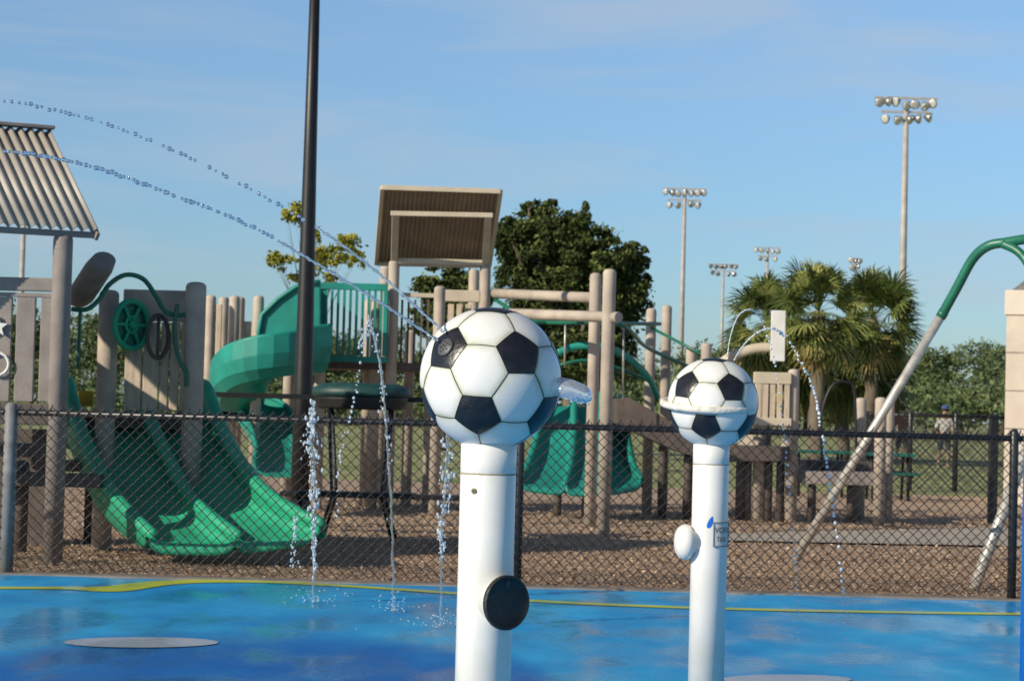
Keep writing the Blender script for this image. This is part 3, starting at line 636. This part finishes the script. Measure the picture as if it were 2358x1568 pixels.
slide(cn,[[(1262,925,27.8),(1256,905,27.6),(1248,930,27.4),(1235,1010,27),(1215,1070,26.4),(1200,1100,26)],
          [(1318,925,27.8),(1320,908,27.6),(1322,935,27.4),(1320,1015,27),(1312,1080,26.4),(1302,1112,26)],
          [(1378,925,27.8),(1382,908,27.6),(1388,935,27.4),(1400,1010,27),(1402,1075,26.4),(1398,1112,26)],
          [(1425,930,28.2),(1430,915,28.0),(1438,940,27.8),(1445,1010,27.4),(1458,1070,26.8),(1476,1098,26.4)]],TEAL,sink=.17,send=.07,rr=.045,lip=.08)
for x in (1285,1350): post(x,1120,26.8,cn,r=.05,name='slide_leg',m=BROWN)
# ---------------------------------------------------------------- right deck structure
rd=thing('play_bridge',(P(1760,1000,27).x,27,0),'low tan playground deck with brown ramp and slatted barrier behind the smaller ball','playground structure')
MB().prism(PX([(1418,918,26.5),(1450,915,26.5),(1630,1020,26.5),(1820,1030,26.5),(1820,1062,26.5),(1640,1062,26.5),(1560,1040,26.5),(1418,975,26.5)]),(0,1.0,0)).build('ramp',BROWN,rd,bevel=.01)
for px,py,Y in ((1828,850,26.8),(1983,916,28),(2029,915,26.5),(2048,918,29),(1752,860,26.9)): post(px,py,Y,rd,r=.074)
mb=MB(); prect(mb,1735,857,1822,884,26.7,.06); mb.build('barrier_rail',TRIM,rd,bevel=.008)
mb=MB(); prect(mb,1735,962,1822,980,26.7,.06); mb.build('barrier_rail',TRIM,rd,bevel=.008)
for x in (1740,1757,1773,1789,1806):
    mb=MB(); prect(mb,x,884,x+12,963,26.7,.035); mb.build('slat',BOARD,rd,bevel=.005)
mb=MB(); prect(mb,1800,985,1822,1028,26.6,.05); prect(mb,1700,985,1735,1026,26.6,.05); mb.build('kick_panel',TRIM,rd,bevel=.008)
mb=MB(); prect(mb,1845,1085,2042,1114,27,.9); mb.build('lower_deck',TAN_D,rd,bevel=.01)
mb=MB(); prect(mb,1850,1060,2000,1086,27.6,.6); mb.build('lower_deck',BROWN,rd,bevel=.01)
for x,y in ((1705,1062),(1722,1062),(1770,1062),(1798,1062),(1527,1020),(1585,1045),(1870,1114),(1960,1114)): post(x,y,26.9,rd,r=.055,m=BROWN,name='deck_leg')
MB().tube(spline(PX([(1628,858,27),(1655,840,26.9),(1690,818,26.8),(1740,802,26.8),(1785,800,26.8)]),6),.05,10,sx=1.3).build('curved_arm',TRIM,rd)
mb=MB(); prect(mb,1775,715,1808,832,26.7,.05); so=mb.build('white_board',WHITE,rd,bevel=.008,label='upright white board')
MB().tube(spline(PX([(1895,1085,27),(1892,960,27),(1915,890,27),(1950,880,27),(1968,910,27),(1972,1085,27)]),8),.018,8).build('hoop_handrail',BLACKP,rd)
def table(px,py,Y,label,w=1.3,m=GPIPE):
    c=P(px,py,Y); z=.74; t=thing('picnic_table',(c.x,Y,0),label,'picnic table')
    MB().box((c.x,Y,z),(w,.7,.05)).build('table_top',m,t,bevel=.01)
    for s in (-1,1):
        MB().box((c.x,Y+s*.62,.44),(w,.26,.045)).build('seat',m,t,bevel=.01)
    for s in (-1,1):
        x=c.x+s*w*.36
        mb=MB(); mb.tube([(x,Y-.3,0),(x,Y-.2,z-.03)],.025,8); mb.tube([(x,Y+.3,0),(x,Y+.2,z-.03)],.025,8); mb.tube([(x,Y-.65,.4),(x,Y+.65,.4)],.022,8); mb.build('leg',BLACKP,t)
    return t
TG=mat('teal_coated_metal',(.010,.11,.08),.5,.2,6)
table(1885,1030,36,'green picnic table seen behind the low playground deck',1.0,TG)
table(2045,1040,35,'green picnic table right of the low deck posts',.8,TG)
dt=thing('drum_table',(P(830,1000,21).x,21,0),'black rimmed oval table with dark teal cover on splayed legs beside the lamp pole','table')
c=P(832,915,21)
mb=MB(); n=36
def ell(z,rx,ry): return [(c.x+rx*math.cos(2*math.pi*i/n),21+ry*math.sin(2*math.pi*i/n),z) for i in range(n)]
def stack(layers):
    vs=[];fs=[]
    for l in layers: vs+=ell(*l)
    K=len(layers)
    fs=[(i*n+j,i*n+(j+1)%n,(i+1)*n+(j+1)%n,(i+1)*n+j) for i in range(K-1) for j in range(n)]+[tuple(range(n))[::-1],tuple((K-1)*n+j for j in range(n))]
    return vs,fs
zc=c.z
mb.add(*stack([(zc-.12,.40,.3),(zc-.10,.44,.33),(zc-.02,.46,.34),(zc,.46,.34)])); mb.build('rim',BLACKP,dt)
MB().add(*stack([(zc+.002,.47,.35),(zc+.04,.49,.37),(zc+.09,.47,.35),(zc+.13,.40,.3),(zc+.14,.3,.2)]),0,True).build('cover',DKGREEN,dt)
for s in (-1,1):
    for q_ in (-1,1):
        MB().tube([(c.x+s*.3,21+q_*.2,zc-.1),(c.x+s*.24,21+q_*.26,.42),(c.x+s*.36,21+q_*.34,0)],.018,8).build('leg',BLACKP,dt)
MB().bar(P(490,908,21.2),P(975,921,21.2),.03,.05).build('cross_rail',BLACKP,dt)
mb=MB(); mb.box((c.x,20.7,.45),(1.15,.3,.05)); mb.build('bench_seat',BLACKP,dt,bevel=.01)
bb=thing('bench',(P(900,1150,22).x,22.2,0),'long low black bench behind the fence, left of the larger white post','bench')
c=P(890,1145,22.2)
MB().box((c.x,22.2,.38),(2.2,.3,.05)).build('seat',BLACKP,bb,bevel=.01)
for s in (-1,1): MB().tube([(c.x+s*.9,22.2,0),(c.x+s*.9,22.2,.36)],.03,8).build('leg',BLACKP,bb)
# ---------------------------------------------------------------- swing frame
sw=thing('swing_frame',G(1828,1292),'galvanised swing frame with green elbows and slanting legs at the right edge','swing frame')
b0=G(1828,1292); j1=P(2172,720,19.0)
MB().tube([b0,b0.lerp(j1,.5),j1],.041,16).build('leg',GALV,sw)
MB().tube([j1-(j1-b0).normalized()*.05,j1+(j1-b0).normalized()*.02],.047,16).build('collar',GPIPE,sw)
elb=spline([j1,P(2205,660,18.9),P(2240,597,18.8),P(2275,567,18.7),P(2320,558,18.6),P(2380,549,18.4),P(2480,545,18)],8)
MB().tube(elb,.044,16).build('elbow',GPIPE,sw)
MB().tube(spline([P(2310,562,18.6),P(2345,580,18.5),P(2375,620,18.4),P(2450,760,18)],6),.04,12).build('elbow_branch',GPIPE,sw)
b1=G(2240,1360); MB().tube([b1,P(2325,1140,16.9),P(2480,720,18.0),P(2510,560,18.3)],.044,14).build('leg',GALV,sw)
# ---------------------------------------------------------------- building and blue post
YB=34; A0=P(2312,800,YB); zt=P(2330,668,YB).z; zb=P(2330,725,YB).z
bd=thing('pavilion',(A0.x,YB,0),'cream walled building corner with a grey roof at the right edge','building')
wd=Vector((math.cos(R(16)),-math.sin(R(16)),0)); dd_=Vector((math.sin(R(16)),math.cos(R(16)),0)); O=Vector((A0.x,YB,0))
def fp(a0,a1,d0,d1,z): return [O+wd*a+dd_*d+Vector((0,0,z)) for a,d in ((a0,d0),(a1,d0),(a1,d1),(a0,d1))]
MB().prism(fp(.03,4,.03,4,0),(0,0,zb)).build('wall',CREAM,bd)
MB().prism(fp(0,4.03,0,4.03,zb),(0,0,zt-zb)).build('fascia',mat('pale_fascia',(.66,.59,.49),.7,.05),bd,bevel=.01)
JM=mat('wall_joint',(.35,.3,.25),.9)
for k in range(1,5): MB().prism(fp(.02,4.005,.02,.05,zb*k/5),(0,0,.018)).build('wall_joint',JM,bd)
SH=mat('grey_shingle',(.2,.19,.18),.9,.3,20,.5)
a=fp(.1,3.9,.1,3.9,zt+.002); r0=O+wd*1.2+dd_*2+Vector((0,0,zt+1.1)); r1=O+wd*2.8+dd_*2+Vector((0,0,zt+1.1))
MB().add(a+[r0,r1],[(0,1,5,4),(1,2,5),(2,3,4,5),(3,0,4),(3,2,1,0)]).build('roof',SH,bd)
bp_=P(2353,1300,8.5); t=thing('splash_post',(bp_.x+.05,8.5,0),'bright blue splash pad post cut by the lower right edge','post')
MB().lathe([(.05,0),(.05,1.25),(.03,1.3),(.004,1.31)],(bp_.x+.05,8.5,0),20).build('pipe',BLUEP,t)
MB().lathe([(.09,0),(.09,.02),(.055,.03)],(bp_.x+.05,8.5,0),20).build('base_flange',BLUEP,t)
# ---------------------------------------------------------------- stadium lights
def stadium(px,ytop,Y,rows,label,lampr=.34,back=False,pr_=.2):
    c=P(px,ytop,Y); t=thing('stadium_light',(c.x,Y,0),label,'floodlight','stadium floodlights')
    ztop=P(px,rows[0][1],Y).z
    MB().tube([(c.x,Y,0),(c.x,Y,ztop)],[pr_*1.25,pr_*.75],12).build('pole',POLEM,t)
    for xs,yy in rows:
        z=P(px,yy,Y).z; pts=[P(x,yy,Y).x for x in xs]; 
        MB().box((c.x,Y,z+.18),(max(pts)-min(pts)+.5,.12,.12)).build('crossarm',POLEM,t)
        for i,x in enumerate(pts):
            d=Vector((rint(-1.5,1.5),-1 if not back else 1,rint(-.8,-.3))).normalized(); q=d.to_track_quat('Z','Y').to_matrix(); cc=Vector((x,Y-.15,z-.15+rint(-.12,.12)))
            lp=MB().lathe([(lampr*.25,-lampr*.95),(lampr*.5,-lampr*.6),(lampr*.82,0),(lampr,lampr*.45),(lampr*.97,lampr*.47)],cc,16,rot=q).build('floodlamp',LIGHTM,t)
            MB().lathe([(lampr*.93,lampr*.48),(lampr*.7,lampr*.58),(lampr*.2,lampr*.62)],cc,16,rot=q).build('lens',LENS,lp)
    return t
random.seed(5)
stadium(2087,240,120,[((2023,2043,2064,2085,2106,2128,2148),234),((2040,2066,2093,2112,2136),266)],'tallest stadium light cluster on the rightmost grey pole',lampr=.29)
stadium(1577,440,180,[((1534,1548,1562,1578,1593,1607,1621),440),((1543,1560,1590,1608),466)],'second tallest stadium light, above the gap between tree and palms',lampr=.31)
stadium(1666,615,280,[((1636,1648,1660,1672,1684,1695),612),((1640,1653,1678,1690),627)],'short distant stadium light seen from behind, left of the palms',lampr=.33,back=True)
stadium(1768,575,260,[((1742,1754,1766,1780,1791),574),((1750,1764,1786),593)],'distant stadium light standing directly above the leftmost palm',lampr=.33)
stadium(1969,600,290,[((1959,1969,1979),598),((1962,1975),612)],'small narrow stadium light above the rightmost palm',lampr=.4,pr_=.14)
t=thing('stadium_light',(P(55,500,150).x,150,0),'distant grey light pole seen under the corrugated roof','floodlight','stadium floodlights'); MB().tube([(P(55,500,150).x,150,0),(P(55,500,150).x,150,14)],[.22,.17],10).build('pole',POLEM,t)
# ---------------------------------------------------------------- trees
def leafcloud(clumps,n,size,tufts=26,tr0=.34,lo=.35,hi=1.12):
    vol=np.array([c[1]*c[3] for c in clumps])**.9; pr_=vol/vol.sum(); T=tufts*len(clumps)
    ti=rng.choice(len(clumps),T,p=pr_); tc_=np.array([list(c[0]) for c in clumps])[ti]; rad=np.array([c[1:4] for c in clumps])[ti]
    d=rng.normal(size=(T,3)); d/=np.linalg.norm(d,axis=1)[:,None]
    tp=tc_+d*rad*rng.uniform(lo,hi,T)[:,None]; ts=rad*tr0*rng.uniform(.4,1.35,T)[:,None]; tt=rng.random(T)
    idx=rng.integers(0,T,n); g=rng.normal(size=(n,3))*.6; pos=tp[idx]+g*ts[idx]*np.array([1,1,.9])
    u=rng.normal(size=(n,3)); u/=np.linalg.norm(u,axis=1)[:,None]; w=np.cross(u,rng.normal(size=(n,3))); w/=np.linalg.norm(w,axis=1)[:,None]
    s=size*rng.uniform(.5,1.3,n)[:,None]; u*=s; w*=s*.5
    V=np.stack([pos-u,pos-w,pos+u,pos+w],1)
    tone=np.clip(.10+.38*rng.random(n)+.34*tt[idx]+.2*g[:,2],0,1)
    return V,tone
def tree(name,label,bx,Y,clumps,n,size,m,group=None,tr=.2,cat='tree',tufts=26,tr0=.34,lo=.35,hi=1.12):
    cl=[(P(x,y,Y+rint(-.6,.6)),rx/F*Y,rx/F*Y*.9,ry/F*Y) for x,y,rx,ry in clumps]
    bx_=P(bx,900,Y).x; t=thing(name,(bx_,Y,0),label,cat,group)
    base=Vector((bx_,Y,0)); fork=Vector((bx_,Y,max(.8,min(c[0].z for c in cl)*.7)))
    mb=MB(); mb.tube([base,base.lerp(fork,.5)+Vector((tr*.3,0,0)),fork],[tr,tr*.8,tr*.7],10); mb.build('trunk',BARK,t)
    mb=MB()
    for c in cl:
        mid=fork.lerp(c[0],.5)+Vector((0,0,rint(-.1,.2))); mb.tube([fork,mid,c[0]],[tr*.35,tr*.2,tr*.06],6)
        for _ in range(3):
            mb.tube([mid,c[0]+Vector((rint(-.5,.5)*c[1],rint(-.5,.5)*c[1],rint(-.3,.5)*c[3]))],[tr*.12,tr*.03],5)
    mb.build('limbs',BARK,t)
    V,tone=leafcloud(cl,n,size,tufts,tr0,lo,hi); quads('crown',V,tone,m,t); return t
tree('oak_tree','large dark green oak tree behind the central tower roof',1310,60,[(1230,550,72,68),(1315,570,72,66),(1378,610,58,58),(1435,595,50,38),(1195,620,62,68),(1290,655,95,75),(1400,670,80,58),(1470,600,24,20),(1245,495,46,30),(1325,520,42,30),(1240,740,88,74),(1400,760,80,70),(1330,820,105,62),(1460,690,36,42),(1172,545,38,44),(1215,474,14,14),(1350,478,12,18),(1486,575,12,10),(1395,548,28,24),(1275,470,10,16),(1490,640,12,14),(1440,640,40,34)],85000,.075,LEAF,tr=.26,lo=.25,hi=1.2,tufts=44,tr0=.24)
tree('oak_tree','lower dark tree behind the central tower posts, left of the large oak',1020,66,[(985,655,38,28),(1040,645,55,35),(1080,680,50,40),(1000,700,55,40),(1040,760,80,60)],20000,.09,LEAF,tr=.18,tufts=36,tr0=.25)
tree('young_tree','thin young tree with sparse yellow green leaves beside the black pole',712,45,[(690,495,34,26),(662,497,22,16),(730,540,14,22),(650,598,38,20),(632,600,20,14),(740,590,36,28),(795,560,34,24),(780,600,34,18),(820,595,22,20),(700,640,36,18),(712,690,26,18),(760,640,22,18)],4600,.055,LEAFY,tr=.04,tufts=14,tr0=.36,lo=.1)
# palms
def palm(px,py,Y,label,nf,rad,seed):
    random.seed(seed); c=P(px,py,Y); t=thing('palm_tree',(c.x,Y,0),label,'palm tree','palms behind the playground')
    mb=MB(); K=16; mb.tube([(c.x+.03*math.sin(i),Y,c.z*i/K) for i in range(K+1)],[.2+.035*(i%2)-.03*i/K for i in range(K+1)],12); mb.build('trunk',BARK,t)
    def fronds(n,el0,el1,m,name,rs):
        V=[];T=[]
        for k in range(n):
            az=rint(0,6.283); el=R(rint(el0,el1)); dirh=Vector((math.cos(az),math.sin(az),0)); d=dirh*math.cos(el)+Vector((0,0,math.sin(el)))
            pet=rad*rint(.38,.66)*rs; hub=c+d*pet+Vector((0,0,-.08*math.cos(el))); side=dirh.cross(Vector((0,0,1))); nrm=side.cross(d).normalized()
            w=.02; V.append([c-side*w,c+side*w,hub+side*w,hub-side*w]); T.append(.5)
            tw=rint(-.9,.9); sd2=(side*math.cos(tw)+nrm*math.sin(tw)).normalized(); n2=sd2.cross(d).normalized()
            ton=rint(.0,.9); L=rad*rint(.36,.52)*rs
            for j in range(18):
                a=R(-95+190*j/17+rint(-3,3)); ld=(d*math.cos(a)+sd2*math.sin(a)).normalized(); l=L*(1-.2*abs(a)/1.8)*rint(.85,1.15)
                bw=ld.cross(n2).normalized()*.026*rad/1.5
                m1=hub+ld*l*.6+n2*rint(-.03,.03)-Vector((0,0,.04*l)); tip=hub+ld*l-Vector((0,0,.18*l+rint(0,.08)))
                V.append([hub-bw*.5,hub+bw*.5,m1+bw,m1-bw]); V.append([m1-bw,m1+bw,tip+bw*.1,tip-bw*.1]); tt=min(1,max(0,ton+rint(-.2,.2))); T+=[tt,tt]
        quads(name,np.array([[list(v) for v in q] for q in V]),np.array(T),m,t)
    fronds(nf,-25,88,PALM,'crown',1); fronds(int(nf*.8),-75,-20,PALM,'lower_fronds',.98); fronds(int(nf*.45),-85,-45,PALMD,'dead_fronds',.95)
palm(1765,742,66,'leftmost palm tree behind the white board',56,1.7,1)
palm(1885,716,62,'middle palm tree of the clump right of the smaller ball',60,1.75,2)
palm(2008,732,66,'rightmost palm tree of the clump, left of the swing leg',60,1.85,3)
palm(1818,835,69,'short palm tree low between the left and middle palms',46,1.8,4)
palm(1945,838,69,'short palm tree under the gap between the middle and right palms',46,1.85,5)
palm(1740,880,70,'small low palm at the left foot of the palm clump',36,1.4,6)
palm(2030,880,70,'small low palm at the right foot of the palm clump',36,1.4,7)
def fartree(seed,h,w):
    random.seed(seed); t=thing('background_tree',(0,0,0),'x','tree')
    MB().tube([(0,0,0),(.1,0,h*.5)],[.22,.12],8).build('trunk',BARK,t)
    cl=[(Vector((rint(-w*.38,w*.38),rint(-1,1),h*rint(.25,.82))),w*rint(.2,.32),w*.28,h*rint(.1,.17)) for _ in range(12)]
    V,tone=leafcloud(cl,6500,.17); quads('crown',V,tone,LEAFF,t); return t
protos=[fartree(21,9,7),fartree(22,8,8),fartree(23,10,6)]
def place(i,proto,px,Y,sc,label):
    o=proto
    if i>=3:
        o=proto.copy(); C.objects.link(o)
        for ch in proto.children:
            c_=ch.copy(); C.objects.link(c_); c_.parent=o
    o.location=(P(px,950,Y).x,Y,-.03); o.scale=(sc,sc,sc); o.rotation_euler=(0,0,(i*1.3)%.6-.3)
    o['label']=label; o['group']='far tree line behind the park'; return o
random.seed(9)
xs=list(range(-60,2460,76)); i=0
for k,px in enumerate(xs):
    Y=rint(165,215); h=8.2+rint(-1.2,1.4)
    if px<700: h=9.8+rint(-.8,.8)
    if px>2040: h=9.6+rint(-1.0,.8)
    p=protos[i%3]; base=(9,8,10)[i%3]
    place(i,p,px+rint(-15,15),Y,h/base,'green tree in the distant tree line behind the park'); i+=1
cl=[(P(x,938+rint(-12,4),150+rint(-6,6)),2.3,2.0,1.7) for x in range(-80,2460,42)]
V,tone=leafcloud(cl,26000,.22); quads('scrub_hedge',V,tone,LEAFF,label='low green scrub running along the far side of the field',category='shrubs',kind='stuff')
# ---------------------------------------------------------------- person
def person(px,Y,label,shirt,cap):
    c=P(px,1000,Y); t=thing('person',(c.x,Y,-.03),label,'person')
    V=[(0,0,.95),(0,0,1.15),(0,0,1.35),(0,0,1.47),(0,-.02,1.55),(0,-.03,1.66),(.17,0,1.38),(.24,-.02,1.12),(.2,-.16,.92),(-.17,0,1.38),(-.25,.03,1.12),(-.26,-.03,.87),(.09,0,.88),(.11,-.04,.48),(.11,.04,.08),(.12,-.12,.03),(-.09,0,.88),(-.13,.05,.48),(-.15,.1,.08),(-.16,-.05,.03)]
    E=[(0,1),(1,2),(2,3),(3,4),(4,5),(2,6),(6,7),(7,8),(2,9),(9,10),(10,11),(0,12),(12,13),(13,14),(14,15),(0,16),(16,17),(17,18),(18,19)]
    Rr=[(.15,.1),(.13,.09),(.15,.1),.055,.075,.085,.06,.042,.03,.06,.042,.03,.085,.055,.038,.035,.085,.055,.038,.035]
    def mk(name,idx,grow,m):
        mp={k:i for i,k in enumerate(idx)}; me=bpy.data.meshes.new(name); me.from_pydata([V[k] for k in idx],[(mp[a],mp[b]) for a,b in E if a in mp and b in mp],[])
        o=bpy.data.objects.new(name,me); C.objects.link(o); o.parent=t
        o.modifiers.new('skin','SKIN')
        if not len(me.skin_vertices):
            bpy.context.view_layer.objects.active=o; o.select_set(True); bpy.ops.mesh.customdata_skin_add(); o.select_set(False)
        for k,i in mp.items():
            r=Rr[k]; r=r if isinstance(r,tuple) else (r,r); me.skin_vertices[0].data[i].radius=(r[0]+grow,r[1]+grow)
        me.skin_vertices[0].data[0].use_root=True; b=o.modifiers.new('sub','SUBSURF'); b.levels=2; b.render_levels=2
        bpy.context.view_layer.update()
        me2=bpy.data.meshes.new_from_object(o.evaluated_get(bpy.context.evaluated_depsgraph_get())); o.modifiers.clear(); o.data=me2; me2.name=name
        me2.materials.clear(); me2.materials.append(m)
        for p_ in me2.polygons: p_.use_smooth=True
    mk('body',list(range(20)),0,SKIN); mk('shirt',[0,1,2,6,7,9,10],.018,shirt); mk('shorts',[0,12,13,16,17],.02,SHORTS)
    hb=MB(); hb.ball(ORG[t.name]+Vector((0,-.01,1.71)),(.095,.11,.09),2); hb.build('hair',HAIR,t)
    if cap: hb=MB(); hb.ball(ORG[t.name]+Vector((0,-.01,1.75)),(.105,.12,.08),2); hb.tube([ORG[t.name]+Vector((0,-.1,1.74)),ORG[t.name]+Vector((0,-.2,1.72))],.07,10,sx=.15); hb.build('cap',cap,t)
try:
    person(2175,62,'person in pale shirt and blue cap standing beyond the far black fence',SHIRT,CAP)
    person(2078,64,'person in a dull red shirt standing beyond the far black fence',mat('faded_red_cotton',(.18,.08,.07),.9,.05),None)
except Exception as ex: print('PERSON',repr(ex))
# ---------------------------------------------------------------- light
sd=Vector((-.80,-.60,0)).normalized(); EL=R(26); sdir=Vector((sd.x*math.cos(EL),sd.y*math.cos(EL),math.sin(EL)))
ld=bpy.data.lights.new('sun','SUN'); ld.energy=5.0; ld.angle=R(.5); ld.color=(1,.89,.72); lo=bpy.data.objects.new('sun',ld); C.objects.link(lo); lo.location=(-20,-20,30); lo.rotation_euler=sdir.to_track_quat('Z','Y').to_euler()
w=bpy.data.worlds.new('World'); bpy.context.scene.world=w; w.use_nodes=True; nt=w.node_tree; N=nt.nodes; L=nt.links; bg=N['Background']
sk=N.new('ShaderNodeTexSky'); sk.sky_type='NISHITA'; sk.sun_disc=False; sk.sun_elevation=EL; sk.sun_rotation=math.atan2(sd.x,sd.y); sk.air_density=1.0; sk.dust_density=.3; sk.ozone_density=2.5
tc=N.new('ShaderNodeTexCoord')
sp=N.new('ShaderNodeSeparateXYZ'); L.new(tc.outputs['Generated'],sp.inputs[0])
tr_=N.new('ShaderNodeValToRGB'); L.new(sp.outputs[2],tr_.inputs[0]); cr=tr_.color_ramp
cr.elements[0].position=0; cr.elements[0].color=(.39,.50,.65,1); cr.elements[1].position=.20; cr.elements[1].color=(.70,.79,.88,1)
e=cr.elements.new(.10); e.color=(.51,.64,.78,1); e=cr.elements.new(.5); e.color=(.36,.38,.44,1)
tm=N.new('ShaderNodeMix'); tm.data_type='RGBA'; tm.blend_type='MULTIPLY'; tm.inputs[0].default_value=1; L.new(sk.outputs[0],tm.inputs[6]); L.new(tr_.outputs[0],tm.inputs[7])
mp=N.new('ShaderNodeMapping'); mp.inputs['Scale'].default_value=(5,1,30); mp.inputs['Rotation'].default_value=(0,R(3),0); mp.inputs['Location'].default_value=(.7,0,.4); L.new(tc.outputs['Generated'],mp.inputs[0])
n=N.new('ShaderNodeTexNoise'); n.inputs['Scale'].default_value=1.2; n.inputs['Detail'].default_value=6; n.inputs['Distortion'].default_value=.5; L.new(mp.outputs[0],n.inputs[0])
r=N.new('ShaderNodeMapRange'); r.inputs[1].default_value=.46; r.inputs[2].default_value=.70; r.inputs[3].default_value=0; r.inputs[4].default_value=.5; L.new(n.outputs[0],r.inputs[0])
mx=N.new('ShaderNodeMix'); mx.data_type='RGBA'; L.new(r.outputs[0],mx.inputs[0]); L.new(tm.outputs[2],mx.inputs[6]); mx.inputs[7].default_value=(3.1,3.6,4.2,1)
L.new(mx.outputs[2],bg.inputs[0]); bg.inputs[1].default_value=.15
sc=bpy.context.scene; sc.view_settings.view_transform='Standard'; sc.view_settings.look='None'; sc.view_settings.exposure=0
